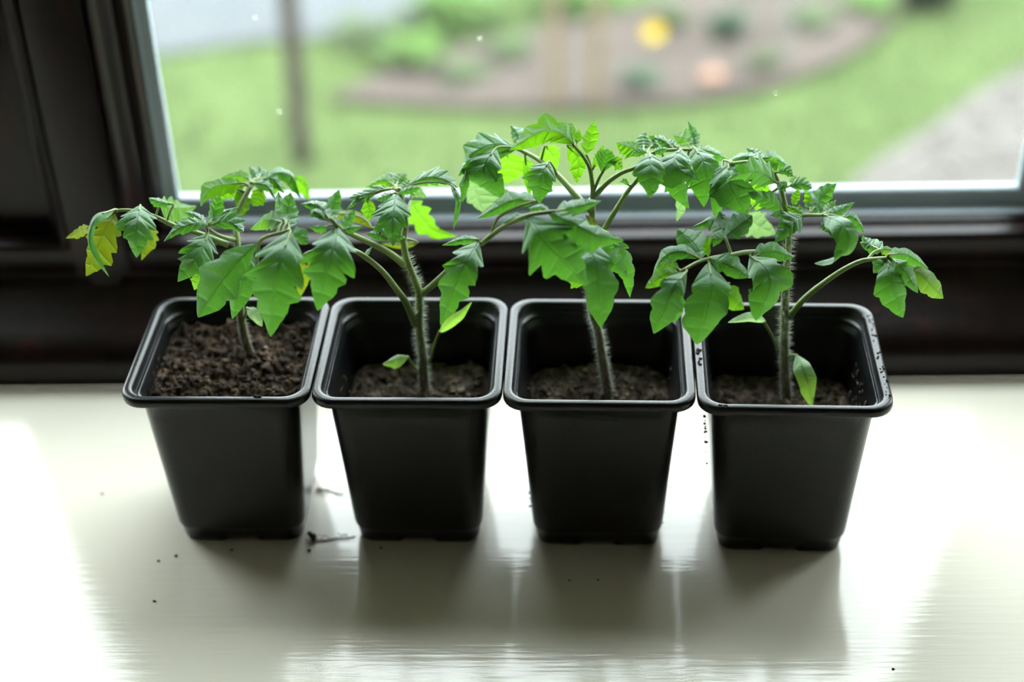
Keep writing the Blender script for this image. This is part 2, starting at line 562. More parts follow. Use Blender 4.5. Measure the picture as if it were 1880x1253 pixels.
BODY, RIM = pot_meshes()
POTS = [(-90.5, 2.2, -.019), (0, 0, -.024), (90.65, -3.5, -.033), (181.3, -8.8, -.039)]
POT_LABELS = ['square black plastic pot filled almost to the rim with crumbly brown compost, leftmost',
              'square black plastic pot, second from the left, in front of the two twisted seed leaves',
              'square black plastic pot, third from the left, holding the tallest seedling',
              'square black plastic pot at the right end with compost specks along its rim']
POT_LABELS[1] = 'square black plastic pot, second from the left, with twisted seed leaves inside'
SOILS = [(85.5, SOIL_DRY, 5.6, 'crumbly brown compost almost filling the leftmost pot'),
         (62.0, SOIL_DAMP, 4.8, 'dark damp compost low in the second pot from the left'),
         (61.0, SOIL_DAMP, 4.8, 'dark compost with pale flecks low in the third pot'),
         (59.0, SOIL_DAMP, 4.8, 'dark compost low in the pot at the right end')]
FLECK = plain('pale_compost_fleck', (.30, .22, .16), .9, .2, var=(.50, .42, .34), nscale=300)
SPECKS_M = soil_mat('dark_compost_speck', (.006, .005, .004), (.02, .015, .012), (.06, .04, .03), 400)

def make_soil(i, root):
    z0, mat, amp, label = SOILS[i]
    n = 120
    V, F = [], []
    off = Vector((i * 7.7, i * 3.1, 2.0))
    h = inner_half(z0) - .2
    rad = 10.0
    def height(x, y):
        p = Vector((x, y, 0)) * .1 + off
        g = amp * (.7 * noise.noise(p * .35) + .55 * noise.noise(p * 1.1) + .42 * noise.noise(p * 2.6) + .25 * noise.noise(p * 5.5))
        q = p * 3.3
        q += Vector((noise.noise(q * 1.3), noise.noise(q * 1.3 + Vector((9, 2, 1))), 0)) * .7
        g += amp * .62 * (abs(noise.noise(q)) - .2) + amp * .34 * (abs(noise.noise(q * 2.3)) - .2)
        g += (.07, .17, .17, .10)[i] * y
        if i == 3: g += 5.5 * math.exp(-((x - 22) ** 2 + (y + 8) ** 2) / 160) + 3 * math.exp(-((x + 26) ** 2 + (y - 10) ** 2) / 200)
        if i == 1: g += 3 * math.exp(-((x - 22) ** 2 + (y - 4) ** 2) / 200)
        if i == 0: g += 2.5 * math.exp(-((x - 4) ** 2 + (y + 4) ** 2) / 300)
        return g
    for a in range(n + 1):
        for b in range(n + 1):
            x, y = (2 * a / n - 1), (2 * b / n - 1)
            # pull the square's corners in to the pot's rounded corner
            k = max(abs(x), abs(y))
            X, Y = x * h, y * h
            s = h - rad
            if abs(X) > s and abs(Y) > s:
                dx, dy = abs(X) - s, abs(Y) - s
                m_ = max(dx, dy); l = math.hypot(dx, dy)
                X = math.copysign(s + dx * m_ / l, X); Y = math.copysign(s + dy * m_ / l, Y)
            z = height(X, Y)
            if k > .9: z = z * (1 - .6 * (k - .9) / .1)
            V.append((X, Y, z0 + z))
    for a in range(n):
        for b in range(n):
            q = a * (n + 1) + b
            F.append((q, q + n + 1, q + n + 2, q + 1))
    parts = [(V, F)]
    rnd = random.Random(40 + i)
    for k in range(150 if i == 0 else 110):
        x, y = rnd.uniform(-.9, .9) * h, rnd.uniform(-.9, .9) * h
        if abs(x) > h - 7 and abs(y) > h - 7: continue
        r = rnd.choice([.4, .5, .6, .8, 1.0, 1.5, 2.2]) * (1.1 if i == 0 else .9)
        parts.append(blob_data((x, y, z0 + height(x, y) + r * .3), r, rnd.random() * 90, (rnd.uniform(.8, 1.5), rnd.uniform(.8, 1.3), rnd.uniform(.5, .9)), .95))
    # smears of compost left on the inside walls
    for k in range({0: 10, 1: 22, 2: 12, 3: 70}[i]):
        zz = rnd.uniform(z0 + 2, z0 + (26 if i == 3 else 18 if i else 6))
        hh = inner_half(min(zz, POT_H - 12)) - .5
        if i == 3: sx = rnd.choice([1, 1, 1, -1])
        else: sx = rnd.choice([-1, -1, 1])
        parts.append(blob_data((sx * (hh), rnd.uniform(-.62, .6) * hh, zz), rnd.uniform(.4, 1.2), rnd.random() * 90, (.4, 1.2, 1.2), .5))
    v, f = join_data(parts)
    o = mesh_obj('potting_compost', v, f, mat, smooth=True, loc=root.location)
    o.rotation_euler = root.rotation_euler
    tag(o, label, 'compost', 'compost in the pots', 'stuff')
    fl = []
    for k in range({0: 14, 1: 10, 2: 46, 3: 12}[i]):
        x, y = rnd.uniform(-.85, .85) * h, rnd.uniform(-.8, .5) * h
        if i == 2 and rnd.random() < .6: x = rnd.uniform(.1, .8) * h
        if abs(x) > h - 7 and abs(y) > h - 7: continue
        r = rnd.uniform(.35, .95)
        fl.append(blob_data((x, y, z0 + height(x, y) + r * .4), r, rnd.random() * 90, (1.3, 1, .7), .6, 3, 5))
    v, f = join_data(fl)
    p = mesh_obj('pale_flecks', v, f, FLECK, o)
    p['kind'] = 'stuff'
    return o

pots = []
for i, (x, y, rz) in enumerate(POTS):
    root = empty('nursery_pot', (x * MM, y * MM, 0), rz)
    tag(root, POT_LABELS[i], 'pot', 'square black pots in a row on the sill')
    if i == 0:
        b0 = smooth_angle(mesh_obj('pot_body', BODY[0], BODY[1], PLASTIC, root), 45)
        r0 = smooth_angle(mesh_obj('rim', RIM[0], RIM[1], PLASTIC, root), 60)
    else:
        for src in (b0, r0):
            c = src.copy(); C.objects.link(c); c.parent = root
    pots.append(root)
    make_soil(i, root)

# compost specks that cling to rims and walls of the pots are parts of those pots
def speck(parent, name, pts, seed):
    parts = [blob_data(p, r, seed + k, (1.2, 1, .7), .5, 3, 5) for k, (p, r) in enumerate(pts)]
    v, f = join_data(parts)
    o = mesh_obj(name, v, f, SPECKS_M, parent)
    o['kind'] = 'stuff'
    return o
rn = random.Random(5)
speck(pots[3], 'compost_specks', [((43 + rn.uniform(-1.2, .8), rn.uniform(-36, 34), POT_H + .1), rn.uniform(.25, .65)) for _ in range(34)] +
      [((-43 + rn.uniform(-1, 1), rn.uniform(-12, 2), POT_H + .1), rn.uniform(.4, 1.1)) for _ in range(14)] +
      [((-34 + rn.uniform(-3, 3), -43 + rn.uniform(-.8, .8), POT_H + .05), rn.uniform(.25, .6)) for _ in range(10)] +
      [((-38.1 + (62 - z) * .072 - .6, rn.uniform(-22, -2), z), rn.uniform(.4, 1.1)) for z in [rn.uniform(44, 72) for _ in range(18)]], 3)
speck(pots[2], 'compost_specks', [((-33.0 - (z - 11) * .07, rn.uniform(-24, -12), z), rn.uniform(.4, 1.2)) for z in [rn.uniform(9, 26) for _ in range(14)]] +
      [((32.6 + (z - 11) * .07, rn.uniform(-24, -14), z), rn.uniform(.3, .7)) for z in [rn.uniform(9, 18) for _ in range(6)]] + [((43.2, 18, POT_H), .6)], 9)
speck(pots[0], 'compost_specks', [((21 + rn.uniform(-2, 2), -42 + rn.uniform(-1.2, 2), POT_H + .2), rn.uniform(.4, 1.0)) for _ in range(9)], 17)

# ------------------------------------------------------------------ seedlings
# Coordinates in millimetres. stem / stalk: [points, radius at foot, radius at tip].
# leaflet: [outline, colour, midrib points, half width 1, half width 2, direction of half 1, direction of half 2, turned over]
SEEDLINGS = [
 {'stem': [[[-83.2,13.0,85.2],[-84.7,12.0,101.4],[-84.5,11.0,114.9],[-82.7,10.0,126.6],[-82.0,12.0,139.3],[-83.0,18.0,147.9],[-84.0,28.0,157.3],[-80.7,34.0,163.5],[-77.1,40.0,168.5]],2.6,1.1],
  'leaf': [
   [[[[[-87.4,17.0,148.6],[-97.8,14.0,156.1],[-109.3,12.0,162.0],[-118.1,10.0,168.7],[-126.4,8.0,173.0],[-133.4,6.0,174.7],[-137.3,5.0,173.2]],1.6,0.7]],
    [['L','y',[[-135.3,5.0,174.0],[-137.8,-0.5,170.4],[-140.6,-3.7,165.7],[-143.7,-5.7,159.9],[-147.0,-7.0,153.8],[-150.4,-8.0,147.4]],6.5,10.2,[-0.94,0.43,0.23],[0.8,-0.01,-0.49],0],
     ['E','g',[[-134.7,4.0,176.3],[-138.7,-9.6,180.5],[-141.9,-15.2,176.1],[-142.8,-16.9,168.1],[-141.2,-14.3,157.8],[-139.6,-8.0,146.8]],2.8,3.4,[-0.71,0.84,-0.14],[0.39,0.38,-0.68],1],
     ['S','y',[[-147.6,2.0,168.4],[-150.9,3.9,165.7],[-153.9,5.5,163.3],[-156.8,6.6,161.4],[-159.6,7.4,159.9],[-162.1,8.0,158.6]],2.9,2.9,[-0.55,0.91,0.25],[0.18,0.16,-0.87],0],
     ['L','g',[[-122.9,6.0,177.4],[-121.4,-6.3,178.9],[-121.2,-12.5,176.4],[-121.6,-15.1,172.5],[-122.3,-15.2,166.7],[-123.1,-14.0,160.7]],10.4,10.4,[-1.01,0.35,-0.03],[0.84,0.22,-0.31],1],
     ['S','y',[[-122.0,12.0,164.0],[-123.3,14.1,158.3],[-124.7,15.8,152.7],[-126.3,15.8,148.6],[-128.0,14.9,145.4],[-129.7,14.0,142.2]],3.9,4.4,[-1.02,0.33,-0.07],[0.85,0.24,-0.27],0],
     ['L','b',[[-116.0,14.0,172.6],[-115.1,22.9,166.7],[-114.0,31.5,161.2],[-112.6,39.6,156.5],[-110.8,46.4,152.9],[-108.5,52.0,150.5]],5.6,10.0,[-0.13,1.02,-0.01],[-0.2,-0.24,-0.93],1],
     ['S','g',[[-110.2,16.0,171.8],[-112.0,13.6,173.7],[-113.8,11.2,175.6],[-115.3,8.8,177.7],[-116.6,6.4,179.9],[-117.9,4.0,182.2]],2.8,4.4,[-0.05,1.01,0.15],[-0.32,0.29,-0.88],1]]],
   [[[[[-84.3,19.0,150.2],[-89.5,12.0,156.7],[-93.0,6.0,164.4],[-92.5,2.0,168.5]],1.2,0.7]],
    [['Y','g',[[-92.1,2.0,168.5],[-95.3,-3.9,172.9],[-98.8,-7.4,173.9],[-102.7,-10.1,173.6],[-106.2,-12.3,171.8],[-109.4,-14.0,169.3]],4.8,5.5,[-0.24,0.97,0.31],[-0.05,0.11,-0.94],1],
     ['Y','g',[[-91.8,4.0,168.2],[-90.6,7.6,169.3],[-89.7,10.0,170.9],[-88.9,11.0,173.5],[-88.1,11.5,176.7],[-87.4,12.0,179.5]],4.0,4.6,[-0.94,0.48,0.15],[0.8,0.1,-0.48],0],
     ['Y','g',[[-91.5,4.0,167.3],[-87.5,2.3,169.4],[-83.5,0.5,171.1],[-79.9,-1.7,171.1],[-76.9,-3.8,170.2],[-73.8,-6.0,169.4]],7.5,6.5,[-0.17,1.0,0.24],[-0.1,0.2,-0.93],0],
     ['Y','g',[[-91.5,6.0,167.0],[-89.8,10.1,167.4],[-87.9,13.6,167.7],[-85.3,16.2,167.8],[-82.4,18.3,167.8],[-80.0,20.0,167.8]],3.4,3.7,[-0.53,0.94,0.06],[0.23,0.37,-0.8],0],
     ['Y','g',[[-93.8,6.0,167.1],[-96.2,8.5,167.6],[-98.3,10.6,168.0],[-100.7,12.7,168.2],[-103.5,14.5,168.0],[-106.1,16.0,167.7]],3.5,4.5,[0.22,0.95,0.05],[-0.55,0.35,-0.79],1],
     ['L','g',[[-92.3,2.0,164.0],[-92.6,-8.1,163.8],[-94.5,-13.3,161.6],[-97.4,-16.7,158.8],[-101.1,-18.0,154.5],[-104.9,-18.0,149.9]],9.6,8.7,[-0.9,0.46,0.26],[0.79,-0.03,-0.53],1],
     ['S','b',[[-95.3,-8.0,152.1],[-95.5,-10.8,150.9],[-96.2,-11.7,148.9],[-97.2,-11.7,146.2],[-98.7,-10.9,143.1],[-100.0,-10.0,140.2]],4.6,4.6,[-0.98,0.4,0.04],[0.83,0.16,-0.39],1]]],
   [[[[[-82.8,10.0,126.0],[-76.9,2.0,136.3],[-70.8,-8.0,147.0],[-66.0,-20.0,164.7],[-61.6,-27.0,177.5],[-48.8,-30.0,183.6]],1.5,0.8]],
    [['R','g',[[-64.2,-26.0,174.6],[-70.4,-31.2,171.0],[-76.1,-34.5,166.1],[-82.0,-36.7,159.4],[-87.3,-37.4,151.6],[-92.7,-38.0,143.3]],12.9,11.0,[-0.75,0.58,0.43],[0.52,0.09,-0.76],1],
     ['E','g',[[-68.0,-22.0,169.2],[-68.9,-28.4,165.5],[-71.0,-29.9,159.2],[-73.5,-31.0,152.1],[-76.2,-31.0,144.8],[-79.3,-30.0,136.9]],7.7,6.8,[-0.9,0.58,-0.12],[0.74,0.31,-0.46],1],
     ['L','g',[[-47.5,-30.0,183.8],[-48.9,-44.8,181.4],[-51.5,-51.4,175.4],[-53.8,-53.3,164.9],[-55.9,-52.8,153.6],[-58.0,-52.0,141.7]],15.3,14.2,[-0.97,0.38,0.05],[0.86,0.13,-0.38],1],
     ['R','g',[[-48.0,-31.0,181.5],[-46.1,-30.7,182.1],[-44.1,-30.6,181.7],[-42.6,-31.1,180.4],[-41.5,-31.5,179.2],[-40.2,-32.0,177.9]],5.1,4.3,[0.09,0.87,0.52],[-0.22,-0.15,-0.95],0],
     ['Y','g',[[-48.8,-26.0,182.6],[-49.9,-20.8,183.5],[-50.5,-16.4,184.8],[-50.3,-13.6,187.1],[-49.8,-11.7,189.7],[-49.3,-10.0,191.9]],6.2,6.0,[-0.99,0.26,-0.17],[0.88,0.32,-0.16],0],
     ['Y','g',[[-50.2,-24.0,184.4],[-52.5,-17.8,184.0],[-54.2,-12.5,184.1],[-55.1,-8.9,185.7],[-55.5,-6.3,187.7],[-55.9,-4.0,189.4]],8.2,3.9,[-0.74,0.53,-0.53],[0.74,0.61,-0.02],0],
     ['S','b',[[-52.5,-22.0,183.3],[-56.3,-17.9,182.1],[-60.0,-14.4,180.5],[-63.7,-11.8,177.7],[-67.2,-9.7,174.4],[-70.2,-8.0,171.6]],4.5,5.6,[-0.14,1.02,-0.01],[-0.09,-0.24,-0.94],0]]],
   [[[[[-85.7,28.0,154.1],[-80.6,37.0,164.1],[-77.9,41.0,168.7]],1.1,0.7]],
    [['S','b',[[-81.2,40.0,169.7],[-86.7,40.2,169.2],[-92.2,40.1,168.6],[-96.7,37.9,168.0],[-99.7,34.0,165.8],[-101.0,30.0,162.4]],5.5,6.1,[-0.26,1.01,0.16],[0.08,-0.23,-0.93],0],
     ['S','b',[[-78.6,44.0,169.8],[-81.8,45.9,169.8],[-84.6,47.5,169.7],[-87.7,48.6,169.1],[-90.9,49.4,168.1],[-93.7,50.0,167.2]],3.2,4.2,[-0.03,1.02,0.16],[-0.27,0.13,-0.92],0],
     ['S','b',[[-83.6,38.0,167.2],[-82.3,36.2,165.2],[-81.4,34.6,163.3],[-81.2,32.8,160.9],[-81.6,31.4,158.7],[-82.1,30.0,156.6]],4.7,4.1,[-0.97,0.13,-0.37],[0.84,0.46,0.03],0],
     ['S','g',[[-77.7,42.0,168.1],[-77.5,46.2,168.1],[-77.4,49.8,168.0],[-78.0,53.5,168.3],[-79.3,55.8,168.9],[-80.8,58.0,169.6]],3.5,3.5,[-0.93,0.54,-0.04],[0.75,0.33,-0.42],0],
     ['L','g',[[-73.8,42.0,168.9],[-68.4,44.3,171.1],[-63.4,47.0,171.2],[-58.5,49.9,167.6],[-56.8,50.1,161.4],[-55.5,50.0,155.0]],5.3,7.1,[-0.22,0.98,0.32],[0.06,-0.05,-0.94],0],
     ['S','b',[[-74.1,48.0,168.0],[-71.6,49.7,166.2],[-69.2,51.3,164.3],[-67.0,52.5,162.3],[-65.1,53.3,160.3],[-63.2,54.0,158.1]],3.2,6.6,[0.08,1.01,0.14],[-0.36,-0.21,-0.89],1],
     ['S','b',[[-59.3,56.0,164.2],[-57.3,58.2,160.8],[-55.8,59.8,157.9],[-54.7,60.3,154.7],[-54.0,60.2,151.6],[-53.2,60.0,148.5]],5.3,3.1,[-0.71,0.08,-0.72],[0.56,0.78,0.24],0],
     ['S','g',[[-76.9,40.0,170.1],[-73.0,36.5,171.2],[-69.6,34.8,171.3],[-67.0,33.4,169.7],[-65.6,32.6,167.0],[-64.5,32.0,164.4]],3.9,4.3,[0.14,0.99,0.2],[-0.38,0.23,-0.88],0],
     ['S','b',[[-72.7,42.0,165.7],[-73.7,41.2,163.9],[-74.5,40.5,162.3],[-75.4,39.7,160.7],[-76.4,38.8,159.3],[-77.4,38.0,158.1]],4.5,4.5,[-0.92,0.49,0.17],[0.79,0.09,-0.5],0],
     ['S','b',[[-81.0,42.0,167.3],[-84.4,42.9,165.8],[-87.3,43.6,164.6],[-90.4,44.1,162.5],[-92.6,44.1,160.3],[-94.7,44.0,158.1]],4.1,4.7,[-0.4,0.84,0.5],[0.23,-0.11,-0.91],0],
     ['S','g',[[-72.6,44.0,169.4],[-69.0,41.6,171.2],[-66.1,40.5,171.0],[-64.3,40.1,168.8],[-62.9,40.0,166.1],[-61.5,40.0,163.5]],3.5,3.9,[0.14,0.94,0.37],[-0.34,-0.04,-0.92],0],
     ['Y','g',[[-75.0,46.0,169.1],[-76.1,48.2,169.4],[-77.1,50.3,169.7],[-78.1,52.2,169.9],[-79.5,54.3,170.1],[-80.7,56.0,170.2]],2.6,2.6,[-0.84,0.17,-0.59],[0.65,0.7,0.12],0],
     ['Y','g',[[-75.1,50.0,167.7],[-74.8,52.5,167.7],[-74.5,54.9,167.6],[-74.8,57.1,167.9],[-75.7,58.7,168.3],[-76.4,60.0,168.8]],3.0,3.8,[-0.9,0.59,0.03],[0.72,0.28,-0.49],0]]],
  ],
  'cotyledon': [
   [[[[[-85.4,11.0,103.8],[-82.5,9.0,112.0],[-80.0,6.0,118.7]],0.7,0.6]],
    [['C','p',[[-79.7,5.0,120.3],[-76.9,0.3,121.5],[-75.0,-1.9,120.9],[-73.6,-3.0,119.0],[-72.5,-3.6,117.0],[-71.5,-4.0,115.2]],2.9,2.9,[-0.76,-0.09,-0.7],[0.63,0.65,0.33],1]]],
  ],
 },
 {'stem': [[[3.1,10.0,61.2],[3.4,9.0,89.2],[3.0,8.0,106.1],[4.0,8.0,123.6],[2.7,9.0,130.7],[-0.1,11.0,138.8],[-1.9,13.0,145.2],[-2.6,16.0,151.0],[-1.4,20.0,157.7],[-2.9,24.0,167.3],[-4.2,26.0,173.6]],2.9,1.2],
  'leaf': [
   [[[[[-2.5,11.0,140.0],[-8.4,4.0,150.8],[-14.9,-6.0,162.0],[-22.1,-18.0,174.2],[-26.7,-28.0,184.6],[-28.9,-30.0,189.1]],1.9,1.0]],
    [['L','g',[[-27.0,-28.0,184.6],[-26.9,-41.9,183.6],[-28.9,-48.0,178.9],[-31.1,-50.0,171.4],[-33.4,-50.1,162.8],[-35.9,-50.0,153.9]],13.8,13.0,[-0.97,0.37,0.04],[0.88,0.15,-0.36],1],
     ['Y','g',[[-29.3,-28.0,187.2],[-29.9,-22.7,187.6],[-29.6,-19.3,188.9],[-28.6,-17.2,191.1],[-27.5,-15.5,193.4],[-26.6,-14.0,195.3]],4.9,4.6,[-0.97,0.37,-0.01],[0.88,0.22,-0.32],0],
     ['Y','g',[[-30.1,-28.0,188.6],[-32.4,-24.5,189.6],[-34.6,-21.2,190.5],[-37.8,-19.1,190.8],[-41.0,-18.5,190.6],[-43.9,-18.0,190.4]],6.4,5.6,[0.33,0.93,0.01],[-0.66,0.06,-0.76],1],
     ['Y','g',[[-30.9,-28.0,187.2],[-33.0,-27.1,188.6],[-34.7,-26.4,189.8],[-37.0,-26.0,190.5],[-38.8,-27.0,188.9],[-40.1,-28.0,187.3]],3.1,4.2,[0.31,0.93,0.22],[-0.5,0.18,-0.85],1],
     ['S','g',[[-26.4,-26.0,183.0],[-24.7,-24.2,183.5],[-23.1,-22.4,184.1],[-21.9,-20.8,185.2],[-20.8,-19.4,186.3],[-19.7,-18.0,187.5]],3.2,3.5,[-0.68,0.67,0.41],[0.59,-0.09,-0.75],0],
     ['S','g',[[-24.9,-28.0,182.7],[-22.9,-28.1,183.0],[-21.0,-28.1,183.3],[-19.3,-27.6,183.4],[-17.6,-26.8,183.3],[-16.1,-26.0,183.2]],2.1,3.2,[-0.18,0.91,0.46],[0.06,-0.05,-0.96],0],
     ['S','g',[[-31.2,-28.0,184.3],[-33.1,-27.2,183.5],[-34.9,-26.5,182.8],[-36.7,-25.7,182.3],[-38.5,-24.8,182.1],[-40.1,-24.0,182.1]],2.1,3.3,[-0.17,0.91,0.46],[0.02,-0.06,-0.96],1]]],
   [[[[[1.0,8.0,107.2],[-2.0,4.0,122.0],[-5.3,0.0,132.0],[-11.3,-6.0,147.1],[-18.5,-8.0,156.2],[-25.4,-4.0,157.8],[-36.8,4.0,153.1],[-48.2,14.0,145.6],[-53.4,18.0,139.6]],1.8,0.8]],
    [['S','y',[[-48.2,14.0,145.2],[-49.4,11.5,141.1],[-51.0,12.1,135.6],[-52.7,13.1,129.8],[-54.6,14.5,123.3],[-56.4,16.0,117.4]],5.0,4.1,[-0.97,0.39,0.01],[0.86,0.18,-0.37],1],
     ['S','g',[[-18.5,-8.0,156.6],[-17.9,-6.4,156.8],[-17.4,-4.8,156.9],[-16.9,-3.2,156.9],[-16.3,-1.6,156.9],[-15.8,0.0,156.8]],1.3,1.3,[-0.79,0.59,0.3],[0.72,-0.01,-0.65],0]]],
   [[[[[-2.4,14.0,153.0],[-5.0,8.0,156.6],[-7.7,2.0,160.2]],0.9,0.6]],
    [['S','g',[[-6.8,0.0,161.4],[-9.2,0.9,161.6],[-11.7,1.8,161.8],[-14.1,2.6,161.8],[-16.5,3.3,161.6],[-18.8,4.0,161.5]],4.9,3.4,[0.14,0.91,0.44],[-0.25,-0.05,-0.95],1],
     ['S','g',[[-12.3,2.0,161.8],[-12.5,2.8,162.9],[-12.8,3.5,163.9],[-13.0,4.3,164.9],[-13.1,5.2,165.9],[-13.2,6.0,166.8]],2.6,2.6,[-0.96,0.18,-0.3],[0.89,0.41,-0.05],0],
     ['S','g',[[-6.8,0.0,161.4],[-5.4,0.0,161.7],[-4.2,0.0,161.9],[-2.9,-0.0,162.0],[-1.7,-0.0,161.9],[-0.6,0.0,161.9]],2.9,2.9,[-0.17,0.91,0.46],[0.07,-0.05,-0.96],0]]],
   [[[[[-2.1,14.0,149.8],[-9.6,20.0,152.7],[-17.9,22.0,154.0]],1.0,0.7]],
    [['E','y',[[-17.9,22.0,154.0],[-21.9,25.5,157.0],[-27.5,27.5,158.3],[-33.0,28.0,158.8],[-38.2,27.1,158.7],[-43.5,26.0,158.4]],3.2,4.0,[0.1,1.0,-0.06],[-0.41,0.16,-0.88],0],
     ['E','y',[[2.9,30.0,140.9],[-1.0,31.9,139.0],[-5.1,33.7,137.3],[-9.0,34.7,136.7],[-12.5,35.4,136.7],[-16.1,36.0,136.8]],1.9,2.1,[-0.15,0.98,0.3],[0.02,0.12,-0.96],0]]],
   [[[[[-1.5,20.0,160.5],[-3.9,25.0,167.1],[-4.6,22.0,172.7]],1.0,0.7]],
    [['L','g',[[-5.0,22.0,172.7],[-4.9,9.2,174.0],[-5.2,2.4,172.2],[-5.5,-1.0,168.6],[-5.6,-2.9,163.9],[-5.6,-4.0,159.1]],9.7,9.1,[-0.97,0.32,-0.03],[0.91,0.21,-0.28],1],
     ['S','g',[[-4.3,22.0,172.7],[-1.9,20.4,174.5],[0.5,18.8,176.3],[2.5,17.4,177.7],[5.0,15.6,179.1],[7.2,14.0,180.4]],2.5,3.5,[-0.31,0.96,0.29],[0.2,0.16,-0.91],0],
     ['S','g',[[-6.3,22.0,173.1],[-7.8,19.5,173.8],[-9.3,17.3,174.4],[-10.8,15.3,174.8],[-12.4,13.5,175.1],[-13.8,12.0,175.3]],2.2,3.5,[-0.32,0.96,0.29],[0.18,0.15,-0.91],1],
     ['Y','g',[[-3.3,26.0,171.2],[-2.5,27.8,171.8],[-1.8,29.4,172.3],[-1.0,31.0,172.8],[-0.2,32.6,173.4],[0.5,34.0,173.9]],2.6,2.6,[-0.76,0.7,0.17],[0.67,0.17,-0.65],0]]],
   [[[[[-2.9,24.0,165.3],[-2.1,28.0,170.9],[0.8,28.0,173.9]],0.9,0.6]],
    [['L','g',[[0.1,28.0,173.9],[5.3,25.7,177.7],[10.7,22.9,180.6],[15.9,19.5,182.0],[21.0,15.6,181.9],[25.0,12.0,180.9]],7.5,6.3,[-0.18,1.02,0.16],[0.11,0.14,-0.93],0],
     ['E','g',[[21.5,15.0,181.2],[24.3,7.8,180.5],[25.3,5.2,176.9],[24.7,5.1,171.9],[23.6,5.5,166.9],[22.1,6.0,161.7]],2.4,1.8,[-0.78,0.44,-0.45],[0.71,0.67,-0.19],1]]],
   [[[[[-3.6,25.0,165.5],[-5.5,28.0,170.9],[-7.4,27.0,172.7]],0.9,0.6]],
    [['Y','g',[[-7.3,26.0,172.8],[-11.7,24.4,173.9],[-15.6,22.1,173.9],[-19.4,19.8,173.6],[-23.6,17.8,173.8],[-27.4,16.0,174.1]],5.9,5.1,[-0.2,1.02,0.15],[0.03,0.31,-0.89],1],
     ['E','g',[[-19.1,20.0,172.9],[-21.0,17.6,173.1],[-23.1,16.7,172.4],[-25.0,16.2,171.1],[-26.8,16.1,169.5],[-28.6,16.0,167.9]],1.9,1.9,[-0.45,0.93,0.25],[0.29,0.18,-0.87],1],
     ['E','b',[[-18.8,22.0,170.6],[-18.7,21.2,168.5],[-18.6,20.4,166.5],[-18.6,19.6,164.4],[-18.7,18.8,162.4],[-18.8,18.0,160.3]],3.5,3.5,[-0.92,0.39,-0.27],[0.81,0.47,-0.23],0],
     ['Y','b',[[-6.9,30.0,172.9],[-9.8,33.7,173.0],[-13.1,36.5,172.1],[-16.4,37.9,170.1],[-19.5,39.0,168.1],[-22.1,40.0,166.5]],4.0,4.6,[0.05,0.99,0.32],[-0.19,0.13,-0.93],1],
     ['Y','b',[[-5.8,32.0,171.8],[-5.5,34.7,172.2],[-5.1,37.1,172.4],[-4.1,39.8,172.3],[-2.9,41.9,172.0],[-1.8,44.0,171.6]],3.6,4.1,[-0.73,0.76,0.01],[0.71,0.22,-0.59],1],
     ['Y','g',[[-6.6,34.0,171.5],[-7.0,36.4,171.8],[-7.3,38.5,172.1],[-8.2,41.2,172.1],[-9.4,43.6,171.7],[-10.7,46.0,171.3]],3.2,3.2,[-0.89,0.3,-0.4],[0.79,0.58,-0.07],0]]],
   [[[[[-1.5,20.0,158.9],[-0.4,30.0,161.1],[0.4,34.0,162.0]],0.9,0.6]],
    [['L','b',[[0.0,34.0,162.0],[2.2,44.0,149.9],[4.9,49.0,141.4],[9.1,52.0,134.4],[14.6,53.2,131.6],[20.7,54.0,129.9]],7.1,5.8,[-0.77,-0.04,-0.63],[0.72,0.63,0.29],0],
     ['S','b',[[0.4,36.0,164.0],[1.9,38.4,163.5],[3.4,40.8,162.8],[4.9,43.5,161.0],[6.1,45.9,158.5],[7.2,48.0,156.2]],3.0,3.2,[-0.21,0.91,0.46],[0.13,-0.04,-0.94],1]]],
   [[[[[5.2,8.0,125.1],[11.1,2.0,133.7],[17.5,-6.0,144.7],[26.5,-14.0,158.5],[35.0,-20.0,170.4]],1.7,1.3],[[[36.3,-20.0,169.6],[41.6,-24.0,176.7],[47.6,-28.0,183.6],[57.4,-32.0,190.9],[67.0,-34.0,193.8]],1.3,0.9],[[[41.2,-24.0,176.7],[42.5,-23.0,180.8],[45.0,-22.0,184.9],[52.5,-22.0,189.4],[59.8,-24.0,193.2]],0.8,0.7]],
    [['L','g',[[35.3,-20.0,171.1],[31.3,-33.5,170.6],[27.1,-38.4,165.4],[23.5,-40.2,157.0],[20.4,-40.2,148.1],[17.3,-40.0,138.8]],9.5,9.8,[-0.85,0.5,0.22],[0.82,0.02,-0.55],1],
     ['S','g',[[35.0,-20.0,171.9],[31.5,-18.1,171.0],[27.9,-16.3,169.9],[24.4,-15.3,168.5],[21.1,-14.6,166.9],[17.9,-14.0,165.4]],2.6,3.8,[-0.08,0.98,0.3],[-0.0,0.12,-0.96],1],
     ['L','g',[[57.4,-32.0,190.9],[62.1,-42.1,188.8],[66.9,-45.4,183.7],[72.6,-46.3,177.1],[77.9,-45.3,169.9],[83.6,-44.0,162.2]],14.7,15.3,[-0.73,-0.05,-0.65],[0.76,0.57,0.35],1],
     ['S','g',[[57.4,-32.0,189.5],[54.9,-31.1,189.2],[52.6,-30.3,188.8],[50.3,-29.5,187.7],[48.0,-28.7,186.2],[46.0,-28.0,184.9]],2.8,3.0,[-0.05,0.92,0.46],[0.03,-0.06,-0.96],1],
     ['L','g',[[66.6,-34.0,193.8],[73.4,-38.6,192.9],[79.7,-40.0,190.1],[86.4,-39.4,185.6],[93.2,-37.1,182.2],[100.2,-34.0,178.9]],6.8,10.8,[0.38,0.92,0.31],[-0.4,-0.19,-0.86],0],
